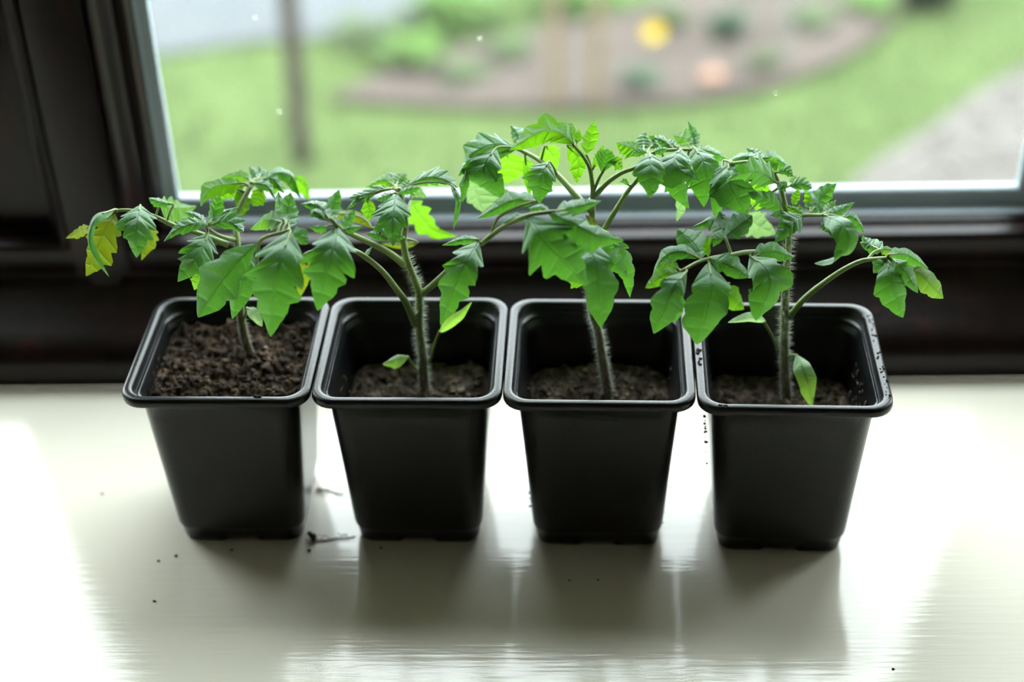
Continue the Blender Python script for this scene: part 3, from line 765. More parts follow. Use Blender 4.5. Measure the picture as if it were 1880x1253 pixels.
     ['S','g',[[70.2,-34.0,194.2],[74.5,-31.3,193.6],[78.4,-28.9,193.1],[82.4,-26.5,192.7],[86.7,-24.1,192.4],[90.5,-22.0,192.1]],5.2,4.7,[-0.16,0.91,0.46],[0.18,-0.04,-0.95],0],
     ['S','g',[[67.0,-34.0,194.2],[65.1,-32.4,194.2],[63.2,-30.8,194.1],[61.3,-29.2,193.4],[59.3,-27.6,192.3],[57.4,-26.0,191.2]],2.4,3.0,[0.24,0.91,0.43],[-0.25,-0.04,-0.93],1],
     ['S','g',[[61.4,-24.0,193.7],[55.6,-21.5,192.9],[50.0,-20.2,191.4],[44.7,-20.4,188.8],[39.6,-19.3,185.3],[34.6,-18.0,181.5]],5.4,4.8,[-0.14,0.92,0.46],[0.11,-0.05,-0.96],1]]],
  ],
  'cotyledon': [
   [[[[[6.4,10.0,82.3],[9.4,10.0,93.3],[13.0,8.0,103.4]],0.8,0.7]],
    [['C','c',[[12.7,8.0,102.6],[16.4,3.2,109.5],[20.0,1.0,114.4],[23.9,0.1,118.2],[26.8,0.8,121.3],[29.6,2.0,124.1]],2.7,3.1,[-0.61,0.73,0.35],[0.56,-0.03,-0.81],0]]],
   [[[[[0.4,10.0,78.3],[-1.9,8.0,83.5],[-3.8,6.0,89.7]],0.8,0.7]],
    [['C','c',[[-3.2,6.0,89.7],[-5.6,0.9,92.9],[-7.8,-2.5,94.7],[-9.9,-5.9,95.8],[-12.1,-7.9,96.1],[-14.5,-9.0,95.9]],1.9,4.7,[-0.24,0.91,0.33],[0.18,-0.23,-0.95],1]]],
  ],
 },
 {'stem': [[[96.3,9.0,59.1],[93.3,9.0,81.4],[90.5,9.0,101.1],[87.4,8.0,114.6],[85.5,8.0,130.2],[84.9,8.0,145.5],[86.2,9.0,159.9],[87.2,10.0,166.6],[86.9,11.0,174.8]],2.6,1.5],
  'leaf': [
   [[[[[85.2,8.0,142.5],[84.3,-4.0,156.4],[85.5,-16.0,168.8]],1.5,0.9]],
    [['R','g',[[85.4,-18.0,170.6],[86.5,-30.7,168.9],[88.1,-36.0,162.6],[89.6,-38.0,154.1],[89.9,-38.3,144.8],[90.1,-38.0,135.5]],9.1,10.1,[-0.93,0.15,-0.29],[0.95,0.37,-0.04],1],
     ['L','g',[[85.9,-18.0,169.6],[89.4,-23.3,168.4],[92.7,-24.5,165.2],[96.2,-24.2,161.0],[99.5,-23.2,156.5],[102.9,-22.0,151.9]],7.6,6.1,[0.69,0.68,0.35],[-0.66,-0.09,-0.71],0],
     ['S','g',[[85.0,-18.0,169.1],[82.6,-20.2,169.4],[80.0,-21.2,168.7],[77.9,-21.1,167.3],[75.6,-20.5,165.4],[73.7,-20.0,163.8]],3.9,4.1,[-0.38,0.77,0.54],[0.39,-0.18,-0.89],1],
     ['S','b',[[83.4,-22.0,148.7],[81.4,-24.0,151.2],[79.9,-25.6,153.4],[79.3,-26.3,156.0],[79.6,-26.2,158.0],[79.9,-26.0,160.1]],4.9,4.9,[0.67,0.68,0.36],[-0.66,-0.1,-0.72],0]]],
   [[[[[86.2,8.0,162.1],[90.0,6.0,161.2],[94.5,1.0,162.1]],1.1,0.7]],
    [['L','g',[[94.0,0.0,162.7],[97.4,-6.8,159.8],[100.5,-8.5,154.6],[103.3,-8.6,147.3],[104.3,-7.4,139.0],[104.9,-6.0,130.6]],6.0,6.5,[-0.78,0.1,-0.56],[0.82,0.61,0.11],1],
     ['E','y',[[84.4,5.0,169.2],[85.7,3.6,168.5],[86.8,2.4,167.8],[87.9,1.4,166.9],[88.9,0.7,165.7],[89.7,0.0,164.7]],2.7,1.8,[-0.62,0.08,-0.73],[0.64,0.78,0.23],0]]],
   [[[[[87.0,10.0,168.8],[82.8,12.0,172.1],[79.0,16.0,174.8],[70.6,26.0,180.1],[61.2,38.0,182.1],[51.5,46.0,183.5]],1.7,0.9]],
    [['S','g',[[67.3,20.0,189.9],[65.3,12.7,189.5],[63.6,9.0,187.2],[62.9,7.7,183.3],[62.8,7.8,178.7],[62.6,8.0,174.0]],8.2,8.0,[-0.89,0.44,0.14],[0.89,0.1,-0.43],1],
     ['S','b',[[65.6,36.0,189.9],[67.2,39.8,185.3],[68.6,43.0,181.3],[69.7,45.3,177.5],[70.5,46.8,173.9],[71.2,48.0,170.7]],7.0,4.8,[-0.8,0.01,-0.55],[0.81,0.59,0.23],0],
     ['E','b',[[55.9,42.0,181.1],[56.2,41.0,176.7],[56.5,40.2,172.8],[56.9,39.9,168.6],[57.3,39.9,164.1],[57.7,40.0,160.2]],1.8,3.4,[-0.94,0.24,-0.22],[0.93,0.36,-0.11],0],
     ['L','g',[[52.4,46.0,183.5],[45.2,41.6,187.7],[38.5,37.4,189.4],[31.9,32.5,188.4],[27.9,30.1,184.0],[24.1,28.0,178.3]],9.8,12.8,[-0.1,1.0,0.33],[0.07,-0.22,-0.93],1],
     ['S','g',[[42.1,38.0,187.8],[38.9,28.8,187.0],[36.7,24.6,183.3],[39.1,24.2,177.3],[42.4,25.8,170.9],[45.9,28.0,164.6]],12.2,9.6,[-0.93,0.39,0.0],[0.91,0.21,-0.33],1],
     ['L','b',[[47.1,46.0,181.6],[47.4,48.9,176.3],[47.6,51.3,171.6],[47.4,52.8,167.3],[46.9,53.5,163.2],[46.4,54.0,159.7]],10.5,11.1,[-0.95,0.24,-0.21],[0.93,0.36,-0.12],0],
     ['L','q',[[31.1,40.0,171.6],[31.2,42.9,165.5],[31.5,45.3,160.2],[32.2,46.8,155.2],[33.4,47.5,150.7],[34.4,48.0,146.8]],6.7,16.6,[-0.94,0.19,-0.28],[0.91,0.4,-0.05],0],
     ['S','g',[[53.3,48.0,183.9],[52.7,50.2,185.3],[52.1,52.3,186.7],[51.4,54.2,187.9],[50.2,56.1,188.9],[48.8,58.0,189.9]],4.3,7.4,[-0.75,0.44,-0.45],[0.72,0.7,-0.13],0],
     ['E','g',[[28.4,28.0,181.1],[27.9,24.7,179.4],[27.3,23.7,176.4],[26.7,23.5,173.1],[26.2,23.7,169.6],[25.7,24.0,166.1]],3.1,3.1,[-0.79,0.62,-0.19],[0.72,0.5,-0.43],1]]],
   [[[[[87.2,11.0,174.5],[87.3,12.0,181.2],[85.8,14.0,189.7],[82.4,16.0,195.3],[78.6,16.0,200.1]],1.1,0.7],[[[87.7,12.0,180.3],[86.7,16.0,188.6],[84.6,18.0,194.3]],0.8,0.6],[[[88.0,12.0,178.3],[90.4,12.0,185.0],[92.4,12.0,188.8]],0.8,0.6]],
    [['L','b',[[79.1,16.0,200.6],[73.8,18.9,204.4],[67.4,20.5,205.7],[60.7,20.0,203.9],[54.4,18.0,200.9],[49.1,16.0,197.9]],8.0,8.4,[0.17,1.02,0.24],[-0.23,-0.12,-0.91],0],
     ['S','b',[[75.4,22.0,202.2],[74.2,23.8,203.1],[72.8,25.6,203.9],[71.3,27.2,204.3],[69.7,28.6,204.6],[68.1,30.0,204.9]],3.6,3.6,[-0.62,0.09,-0.71],[0.62,0.8,0.26],1],
     ['S','b',[[78.3,20.0,200.9],[78.0,21.4,202.2],[77.7,22.8,203.5],[77.5,24.2,204.6],[77.2,26.0,205.5],[76.9,28.0,206.4]],2.5,2.5,[-0.92,0.2,-0.26],[0.93,0.41,-0.05],1],
     ['S','b',[[79.9,18.0,200.0],[80.3,18.8,201.1],[80.7,19.6,202.2],[80.9,20.3,203.1],[81.0,21.2,204.2],[81.0,22.0,205.1]],1.9,1.9,[-0.91,0.41,0.04],[0.92,0.2,-0.35],1],
     ['S','b',[[75.8,20.0,198.1],[78.6,19.1,195.0],[80.7,18.1,191.9],[81.0,16.7,188.2],[80.4,15.3,184.5],[80.0,14.0,181.4]],5.2,4.6,[-0.8,0.13,-0.52],[0.82,0.62,0.12],0],
     ['S','b',[[84.6,18.0,194.4],[85.4,20.0,196.9],[86.2,21.8,199.4],[87.1,23.4,202.2],[87.9,24.8,205.1],[88.5,26.0,207.5]],4.1,4.3,[-0.93,0.35,0.1],[0.94,0.11,-0.33],0],
     ['Y','b',[[87.5,14.0,188.7],[88.6,13.9,191.3],[89.7,13.9,193.8],[90.7,14.5,196.1],[91.6,15.2,198.1],[92.5,16.0,200.1]],2.5,2.5,[-0.83,0.52,0.2],[0.85,0.08,-0.52],0],
     ['Y','g',[[91.6,12.0,187.9],[92.2,10.2,191.5],[92.8,8.7,194.6],[93.2,7.8,197.6],[93.6,7.8,200.2],[93.8,8.0,202.4]],6.0,6.0,[-0.81,0.56,-0.02],[0.85,0.32,-0.44],0],
     ['Y','b',[[94.8,10.0,195.5],[96.5,10.0,195.2],[98.0,10.0,194.6],[99.2,10.0,193.4],[100.2,10.0,191.9],[101.0,10.0,190.7]],2.9,3.8,[0.36,0.9,0.42],[-0.32,-0.02,-0.89],1]]],
   [[[[[87.5,11.0,174.8],[94.2,12.0,182.6],[100.9,12.0,187.7],[107.5,12.0,190.5],[111.6,12.0,195.1],[113.2,11.0,198.0]],1.4,0.8]],
    [['S','g',[[113.2,10.0,199.0],[112.9,0.8,199.0],[112.7,-4.2,196.6],[112.7,-6.3,193.0],[112.8,-7.2,189.1],[112.8,-8.0,185.1]],8.5,8.5,[-0.95,0.2,-0.12],[0.98,0.25,-0.13],1],
     ['Y','g',[[112.4,12.0,197.9],[110.7,11.0,198.8],[109.3,10.2,199.4],[107.7,9.4,199.7],[106.3,8.7,199.7],[104.8,8.0,199.7]],2.2,2.9,[0.09,0.93,0.48],[-0.03,-0.05,-0.94],1],
     ['Y','g',[[114.5,12.0,197.9],[116.0,12.8,198.1],[117.6,13.6,198.2],[119.1,14.4,198.1],[120.7,15.2,197.9],[122.2,16.0,197.6]],2.2,2.9,[-0.21,0.91,0.46],[0.28,-0.02,-0.92],0],
     ['Y','b',[[111.0,16.0,195.9],[108.5,17.9,196.2],[105.9,19.7,196.6],[103.6,20.6,196.9],[100.9,21.4,197.4],[98.4,22.0,197.8]],4.0,5.7,[0.28,1.02,0.13],[-0.34,-0.19,-0.87],0],
     ['Y','g',[[111.2,20.0,195.6],[111.3,23.0,196.2],[111.4,25.5,196.6],[111.6,28.0,197.2],[112.1,30.2,198.0],[112.6,32.0,198.7]],5.7,4.4,[-0.73,0.56,-0.28],[0.8,0.58,-0.31],0],
     ['Y','g',[[113.9,22.0,195.0],[115.6,23.6,195.5],[117.0,25.0,195.9],[116.9,27.2,196.5],[115.4,28.6,196.8],[113.8,30.0,197.1]],2.5,2.7,[-0.66,0.72,0.21],[0.72,0.16,-0.67],0]]],
   [[[[[87.5,8.0,152.6],[92.2,9.0,158.4],[96.4,10.0,165.7],[103.4,16.0,174.9],[109.4,20.0,181.3],[112.1,25.0,187.8]],1.5,1.0],[[[112.5,25.0,185.4],[117.3,28.0,189.5],[126.9,31.0,189.2],[135.9,35.0,187.0]],1.0,0.8]],
    [['S','g',[[104.6,16.0,178.8],[103.7,16.0,179.7],[102.9,16.0,180.6],[101.9,16.0,181.3],[100.7,16.0,181.0],[99.7,16.0,180.6]],1.5,1.5,[0.61,0.72,0.43],[-0.58,-0.12,-0.75],1],
     ['S','g',[[129.4,30.0,190.2],[125.8,20.6,191.2],[125.9,14.8,189.6],[129.2,12.3,187.3],[133.1,11.9,185.0],[136.9,12.0,182.7]],11.4,9.9,[-0.91,0.24,-0.21],[0.96,0.36,-0.11],1],
     ['S','g',[[135.7,34.0,189.0],[138.4,23.3,188.6],[140.3,18.4,185.0],[141.1,16.2,179.7],[140.7,15.8,173.2],[139.9,16.0,166.5]],13.1,7.9,[-0.85,0.09,-0.42],[0.91,0.5,0.1],1],
     ['S','g',[[121.4,24.0,185.8],[123.5,17.8,184.1],[126.0,15.5,180.1],[128.4,15.1,175.3],[130.8,15.5,170.4],[133.1,16.0,165.5]],7.5,6.6,[-0.72,0.19,-0.57],[0.81,0.68,0.08],1],
     ['E','q',[[129.4,30.0,166.7],[129.9,30.9,163.0],[130.3,31.7,159.3],[130.2,32.1,155.9],[129.4,32.1,152.5],[128.8,32.0,149.8]],2.1,3.2,[-0.83,0.41,-0.25],[0.91,0.46,-0.25],0],
     ['S','g',[[136.4,36.0,186.9],[136.3,38.8,189.0],[136.0,41.2,190.8],[135.3,43.1,192.9],[134.3,44.7,195.1],[133.3,46.0,197.0]],2.4,4.0,[-0.7,0.49,-0.37],[0.9,0.53,-0.13],0],
     ['S','b',[[134.2,38.0,186.9],[133.5,40.8,187.8],[132.7,43.2,188.6],[130.9,45.3,188.6],[129.0,46.7,188.1],[127.0,48.0,187.7]],5.1,5.8,[-0.64,0.13,-0.66],[0.77,0.64,0.31],1],
     ['Y','g',[[126.1,32.0,189.2],[123.8,33.7,190.4],[121.8,35.1,191.5],[119.4,36.4,192.2],[116.6,37.3,192.4],[114.2,38.0,192.5]],4.2,4.5,[0.45,0.96,0.15],[-0.35,0.29,-0.8],1],
     ['Y','g',[[127.8,32.0,190.1],[126.6,33.9,190.1],[125.4,35.7,190.1],[124.1,37.7,190.0],[122.8,39.7,189.5],[121.5,42.0,188.6]],2.5,3.7,[0.49,0.87,0.37],[-0.42,0.02,-0.83],1],
     ['L','g',[[137.7,36.0,186.9],[141.0,37.4,185.5],[144.0,38.9,183.9],[147.0,40.7,181.8],[150.2,42.4,179.3],[153.0,44.0,177.1]],4.6,6.3,[0.26,1.01,0.23],[-0.17,-0.04,-0.92],0]]],
  ],
  'cotyledon': [
  ],
 },
 {'stem': [[[185.4,6.0,57.2],[183.4,7.0,75.0],[182.1,8.0,90.8],[180.5,8.0,116.5],[180.1,9.0,134.4],[180.1,11.0,151.4],[179.2,14.0,161.5],[177.0,20.0,169.9],[175.7,26.0,173.9]],2.9,1.2],
  'leaf': [
   [[[[[177.9,9.0,143.7],[168.6,0.0,150.8],[158.9,-8.0,156.3],[150.4,-16.0,159.8],[136.1,-26.0,163.2],[125.7,-34.0,162.5]],1.5,0.8],[[[150.0,-16.0,159.8],[148.1,-12.0,164.2],[147.3,-10.0,165.9]],0.8,0.7]],
    [['R','g',[[159.2,-10.0,155.5],[163.4,-22.0,157.5],[166.1,-27.5,154.2],[165.4,-30.3,147.8],[162.9,-31.6,140.5],[160.9,-32.0,134.1]],11.2,10.9,[-0.82,0.02,-0.48],[0.91,0.5,0.15],1],
     ['R','g',[[160.1,-10.0,154.5],[164.1,-8.1,155.2],[168.3,-6.3,155.5],[172.4,-5.3,154.4],[176.3,-4.6,152.7],[180.2,-4.0,150.9]],5.8,6.4,[-0.14,0.81,0.59],[0.24,-0.23,-0.94],0],
     ['R','g',[[139.2,-24.0,162.4],[142.7,-27.8,163.9],[146.5,-29.7,163.3],[150.2,-30.1,161.1],[153.2,-30.0,159.0],[156.7,-30.0,156.5]],6.2,6.2,[0.37,0.79,0.54],[-0.29,-0.22,-0.9],0],
     ['R','g',[[138.6,-26.0,162.2],[138.9,-37.2,160.1],[138.0,-42.6,154.9],[136.2,-45.7,147.8],[134.5,-46.2,139.4],[133.0,-46.0,130.9]],12.4,12.2,[-0.94,0.23,-0.07],[0.99,0.2,-0.21],1],
     ['R','b',[[140.3,-30.0,153.0],[143.1,-35.8,154.1],[145.8,-38.4,153.4],[148.6,-39.6,151.4],[151.5,-40.0,148.4],[154.0,-40.0,145.6]],6.2,6.2,[0.59,0.67,0.5],[-0.54,-0.24,-0.78],0],
     ['R','g',[[128.2,-34.0,162.5],[123.5,-42.3,161.9],[120.2,-45.6,157.3],[117.9,-46.5,151.3],[115.5,-45.6,143.3],[113.5,-44.0,135.8]],7.7,9.0,[-0.78,0.55,0.23],[0.8,0.1,-0.63],1],
     ['R','b',[[125.8,-34.0,161.5],[121.6,-36.2,162.8],[118.2,-37.0,162.6],[115.3,-36.9,160.6],[112.3,-36.5,157.7],[109.8,-36.0,155.1]],4.4,4.7,[-0.19,0.8,0.58],[0.23,-0.22,-0.94],1],
     ['R','g',[[125.0,-36.0,157.0],[124.5,-39.0,154.7],[124.2,-39.2,150.4],[124.1,-38.5,145.7],[124.0,-37.3,141.0],[123.9,-36.0,136.2]],4.7,4.5,[-0.82,0.45,-0.18],[0.9,0.38,-0.37],1],
     ['S','b',[[125.1,-32.0,162.2],[123.3,-31.3,163.0],[121.6,-30.6,163.7],[119.8,-29.8,163.9],[118.0,-28.9,163.4],[116.2,-28.0,162.6]],2.8,3.7,[0.42,0.87,0.37],[-0.34,-0.02,-0.9],0],
     ['R','g',[[135.3,-26.0,163.7],[134.2,-22.0,165.4],[132.7,-18.4,166.9],[130.3,-15.2,168.1],[127.7,-12.4,169.2],[125.4,-10.0,170.1]],7.9,8.1,[-0.78,0.01,-0.56],[0.84,0.58,0.21],0],
     ['R','g',[[134.4,-26.0,164.2],[129.2,-24.1,166.1],[123.4,-22.8,165.7],[118.6,-22.8,162.8],[115.6,-22.4,157.1],[113.3,-22.0,150.8]],5.3,7.0,[0.06,0.92,0.45],[0.01,-0.06,-0.97],1],
     ['R','g',[[147.4,-10.0,165.4],[146.3,-5.1,167.2],[144.8,0.4,168.1],[141.3,4.7,166.3],[137.3,5.5,163.8],[133.9,6.0,161.9]],6.4,6.4,[-0.6,0.09,-0.72],[0.7,0.77,0.22],0],
     ['R','g',[[147.3,-10.0,165.9],[150.3,-8.0,167.0],[152.8,-6.4,168.0],[155.4,-4.8,169.4],[157.9,-3.4,170.8],[160.3,-2.0,172.2]],6.6,6.0,[-0.51,0.71,0.47],[0.59,-0.13,-0.81],0],
     ['R','g',[[147.0,-10.0,165.0],[145.3,-10.9,165.3],[143.9,-11.6,165.5],[142.5,-12.1,165.8],[141.2,-12.1,166.0],[139.9,-12.0,166.2]],2.8,3.2,[-0.04,0.82,0.6],[0.11,-0.24,-0.95],1],
     ['R','g',[[147.5,-8.0,165.7],[147.5,-4.7,166.5],[147.5,-1.9,167.3],[147.2,1.0,168.1],[146.7,3.7,169.1],[146.1,6.0,170.0]],4.8,5.9,[-0.8,0.34,-0.34],[0.91,0.52,-0.16],0],
     ['E','b',[[138.7,-24.0,163.8],[138.2,-23.2,165.7],[137.9,-22.5,167.3],[138.0,-21.7,169.0],[138.7,-20.8,170.6],[139.5,-20.0,172.0]],2.0,2.0,[-0.81,0.35,-0.33],[0.91,0.5,-0.19],1]]],
   [[[[[183.0,8.0,109.1],[189.0,6.0,120.8],[196.9,2.0,132.6],[204.2,-4.0,143.6],[210.6,-8.0,150.5],[216.3,-12.0,154.2],[221.3,-16.0,157.0]],1.6,0.9],[[[213.4,-10.0,152.6],[217.0,-6.0,154.1],[220.4,-4.0,154.2]],0.8,0.7]],
    [['E','g',[[221.5,-14.0,155.4],[220.9,-22.8,154.2],[222.1,-26.4,149.8],[224.0,-27.3,144.4],[226.3,-27.8,138.2],[228.7,-28.0,132.2]],8.3,6.6,[-0.86,0.12,-0.32],[0.99,0.39,-0.01],1],
     ['R','g',[[221.2,-14.0,154.9],[219.2,-16.5,155.3],[217.7,-17.5,154.6],[216.6,-17.9,153.3],[215.7,-18.0,151.7],[215.0,-18.0,150.2]],3.4,3.6,[-0.54,0.68,0.42],[0.67,-0.11,-0.78],1],
     ['E','g',[[222.8,-16.0,157.0],[224.8,-21.4,157.1],[227.6,-23.6,154.6],[230.0,-24.2,151.2],[232.6,-24.3,146.9],[234.9,-24.0,143.0]],3.9,5.2,[-0.59,-0.0,-0.7],[0.78,0.7,0.26],1],
     ['R','o',[[229.8,-14.0,151.3],[233.6,-17.8,151.1],[237.7,-18.0,148.3],[242.2,-17.1,143.3],[246.0,-15.6,138.4],[249.9,-14.0,133.4]],6.6,6.3,[0.62,0.78,0.38],[-0.46,-0.17,-0.81],0],
     ['R','g',[[221.1,-16.0,158.8],[226.2,-13.0,157.4],[230.8,-10.6,155.4],[235.3,-9.4,152.1],[239.0,-8.7,149.1],[242.6,-8.0,146.0]],4.3,6.5,[0.27,0.9,0.44],[-0.05,-0.07,-0.96],0],
     ['R','g',[[221.5,-4.0,154.2],[219.9,-1.5,153.8],[218.2,0.9,153.5],[216.4,2.9,153.1],[214.5,4.5,152.6],[212.6,6.0,152.1]],4.8,4.8,[0.43,0.88,0.4],[-0.23,-0.04,-0.91],1],
     ['S','g',[[217.7,0.0,153.6],[216.8,1.9,153.6],[215.9,3.9,153.5],[215.1,5.6,153.6],[214.4,7.0,154.0],[213.9,8.0,155.0]],3.5,3.5,[0.64,0.81,0.3],[-0.45,0.03,-0.8],1],
     ['R','o',[[220.4,-2.0,153.2],[222.2,-1.1,152.6],[224.0,-0.3,152.0],[225.5,0.1,151.5],[226.9,0.1,151.1],[228.3,0.0,150.8]],2.4,3.6,[0.16,0.91,0.46],[0.04,-0.07,-0.97],0]]],
   [[[[[179.7,14.0,161.1],[182.6,8.0,165.9],[186.0,2.0,169.7],[192.1,-6.0,174.2]],1.1,0.8]],
    [['E','g',[[192.1,-6.0,173.8],[196.9,-18.8,177.6],[200.4,-24.3,173.5],[199.3,-25.9,165.9],[193.2,-24.4,161.2],[186.8,-22.0,158.3]],6.3,5.6,[-0.8,-0.06,-0.5],[0.89,0.5,0.24],1],
     ['S','g',[[194.0,-8.0,174.5],[195.2,-13.0,174.6],[196.6,-15.3,173.6],[197.8,-16.8,171.2],[198.3,-17.0,168.1],[198.7,-17.0,165.0]],5.2,5.2,[-0.68,0.06,-0.61],[0.83,0.65,0.19],1],
     ['Y','g',[[192.9,-6.0,173.4],[193.0,-9.1,173.2],[193.2,-10.8,172.5],[193.5,-12.1,171.4],[193.7,-13.2,170.3],[193.9,-14.0,169.2]],4.1,4.1,[-0.85,0.13,-0.36],[0.96,0.45,0.02],1],
     ['Y','g',[[193.1,-6.0,174.6],[196.5,-3.2,173.8],[199.8,-0.5,173.3],[202.7,1.3,173.6],[205.2,2.7,174.3],[207.7,4.0,175.1]],3.3,3.3,[-0.21,0.84,0.51],[0.36,-0.12,-0.92],0],
     ['Y','b',[[192.8,-4.0,173.9],[194.3,-1.2,173.9],[195.8,1.2,173.9],[197.1,3.1,174.2],[198.4,4.7,174.7],[199.6,6.0,175.3]],2.8,2.8,[-0.64,0.63,0.36],[0.76,-0.05,-0.69],0],
     ['S','g',[[199.2,-8.0,174.4],[202.2,-8.5,174.7],[205.4,-7.8,173.7],[208.1,-7.8,171.0],[209.9,-8.0,168.0],[211.5,-8.0,165.4]],3.4,5.1,[0.36,0.93,0.35],[-0.15,0.04,-0.92],0],
     ['Y','g',[[187.5,2.0,171.0],[190.0,6.2,172.2],[192.6,9.7,173.6],[195.4,11.7,175.6],[198.1,12.9,177.7],[200.5,14.0,179.5]],6.2,5.7,[-0.68,0.61,0.33],[0.79,-0.02,-0.66],0],
     ['Y','b',[[187.4,2.0,171.4],[187.4,4.6,172.4],[187.4,7.1,173.5],[187.0,8.7,175.0],[186.4,9.4,176.9],[185.6,10.0,178.9]],2.8,2.8,[-0.87,0.2,-0.27],[0.98,0.39,-0.06],0],
     ['Y','b',[[181.0,12.0,168.5],[181.6,13.0,170.0],[182.1,13.9,171.5],[182.6,14.6,172.9],[183.1,15.3,174.5],[183.6,16.0,176.0]],2.6,2.6,[-0.84,0.44,0.08],[0.95,0.15,-0.41],0],
     ['Y','g',[[184.9,4.0,168.1],[180.1,-3.9,170.9],[176.8,-7.7,170.8],[174.2,-9.8,168.7],[172.0,-11.0,166.1],[169.8,-12.0,163.4]],6.3,6.3,[-0.5,0.71,0.46],[0.6,-0.13,-0.81],1],
     ['Y','b',[[184.8,6.0,167.9],[184.3,7.0,168.3],[183.9,7.9,168.9],[183.6,8.7,169.6],[183.4,9.4,170.4],[183.2,10.0,171.1]],1.7,1.7,[-0.79,0.04,-0.5],[0.89,0.55,0.16],0],
     ['Y','b',[[185.7,4.0,168.6],[183.5,4.8,169.4],[181.7,5.5,170.1],[180.0,6.2,170.7],[178.1,7.1,171.3],[176.3,8.0,171.9]],2.3,2.9,[0.47,0.87,0.38],[-0.32,-0.01,-0.88],1],
     ['Y','g',[[190.5,-2.0,172.8],[191.0,-1.1,173.5],[191.4,-0.3,174.0],[191.4,0.5,174.7],[191.3,1.3,175.3],[191.2,2.0,175.9]],1.9,1.9,[-0.85,0.41,0.05],[0.96,0.17,-0.38],0]]],
   [[[[[178.5,15.0,160.6],[177.5,17.0,162.1],[176.3,18.0,163.8]],0.8,0.6]],
    [['Y','g',[[177.2,18.0,162.4],[173.6,14.9,167.5],[170.1,12.3,171.8],[166.1,10.5,174.7],[162.1,9.1,176.8],[158.8,8.0,178.7]],4.5,5.1,[0.6,0.73,0.45],[-0.51,-0.14,-0.78],1],
     ['S','g',[[178.6,16.0,161.3],[176.7,14.3,162.8],[174.9,12.7,164.1],[173.2,11.5,164.8],[171.6,10.7,164.9],[170.1,10.0,164.9]],2.1,2.1,[0.2,0.82,0.59],[-0.11,-0.23,-0.93],1]]],
   [[[[[176.6,24.0,169.8],[178.7,28.0,169.7],[181.3,30.0,169.5]],0.8,0.6]],
    [['Y','g',[[181.3,30.0,169.5],[183.7,30.1,170.2],[185.9,30.1,170.7],[188.1,29.6,170.6],[190.2,28.8,170.0],[192.2,28.0,169.4]],4.6,4.6,[-0.02,0.92,0.47],[0.18,-0.05,-0.95],0],
     ['Y','b',[[182.4,32.0,169.3],[183.3,33.5,169.4],[184.2,34.9,169.5],[184.9,36.1,169.8],[185.2,37.2,170.4],[185.4,38.0,171.0]],2.3,2.3,[-0.67,0.62,0.34],[0.77,-0.03,-0.67],0],
     ['Y','b',[[183.1,32.0,169.7],[184.8,33.3,169.7],[186.5,34.5,169.7],[188.2,35.8,169.7],[189.7,36.9,169.8],[191.1,38.0,170.1]],2.0,2.1,[-0.3,0.78,0.56],[0.4,-0.19,-0.89],0]]],
   [[[[[175.8,24.0,172.3],[175.3,26.0,174.2],[173.6,28.0,177.0],[168.1,28.0,182.9],[160.6,24.0,186.1],[151.4,18.0,188.5]],1.1,0.8]],
    [['L','g',[[174.1,24.0,174.8],[168.4,17.4,182.4],[162.8,11.3,187.7],[157.2,6.3,190.1],[152.3,3.8,189.6],[147.8,2.0,188.2]],8.0,8.5,[0.35,0.81,0.57],[-0.25,-0.12,-0.9],1],
     ['S','g',[[150.9,22.0,187.8],[150.4,12.3,186.3],[151.2,8.0,182.6],[153.6,6.6,177.8],[156.4,7.0,171.9],[159.4,8.0,165.7]],12.1,11.6,[-0.91,0.09,-0.28],[0.97,0.36,0.03],1],
     ['E','g',[[148.6,24.0,186.8],[147.1,16.3,184.8],[146.2,13.2,180.6],[145.7,12.9,174.8],[145.3,13.5,168.2],[145.1,14.0,162.0]],5.2,8.2,[-0.8,0.5,-0.11],[0.91,0.37,-0.37],1],
     ['L','g',[[166.5,30.0,184.3],[163.6,33.1,183.7],[160.7,35.7,182.8],[157.6,37.5,181.2],[154.6,38.9,179.2],[151.9,40.0,177.6]],5.0,8.3,[0.14,1.04,0.17],[-0.02,-0.14,-0.94],1],
     ['L','g',[[167.6,32.0,183.9],[171.4,34.5,182.5],[174.9,37.0,180.6],[178.3,38.4,178.0],[181.3,39.2,175.1],[183.9,40.0,172.6]],4.8,5.1,[0.27,0.99,0.31],[-0.13,-0.04,-0.93],0],
     ['S','b',[[168.3,30.0,182.8],[170.3,32.0,180.5],[172.2,33.8,178.2],[173.5,34.3,176.2],[174.5,34.2,174.4],[175.5,34.0,172.6]],4.7,4.7,[0.68,0.7,0.41],[-0.58,-0.11,-0.73],1],
     ['L','b',[[170.8,30.0,171.6],[169.5,31.0,168.3],[168.2,31.9,164.8],[167.5,32.1,161.5],[167.1,32.1,158.4],[166.7,32.0,155.3]],8.2,8.2,[-0.78,0.53,0.22],[0.87,0.06,-0.55],0],
     ['Y','g',[[174.4,28.0,178.0],[176.1,27.1,179.1],[177.7,26.3,179.9],[179.5,25.4,179.6],[180.9,24.7,178.8],[182.3,24.0,177.9]],3.4,3.4,[0.04,0.92,0.48],[0.11,-0.05,-0.95],0],
     ['Y','g',[[175.3,26.0,174.2],[175.9,22.8,175.0],[176.6,21.1,175.1],[177.3,20.3,174.2],[177.8,20.1,173.0],[178.3,20.0,171.9]],3.0,3.0,[-0.62,-0.09,-0.7],[0.72,0.68,0.37],1],
     ['Y','g',[[167.6,32.0,183.2],[166.6,34.5,183.3],[165.4,36.9,183.4],[164.2,38.9,183.6],[162.8,40.5,183.9],[161.4,42.0,184.2]],4.2,3.7,[0.58,0.9,0.17],[-0.42,0.23,-0.77],1],
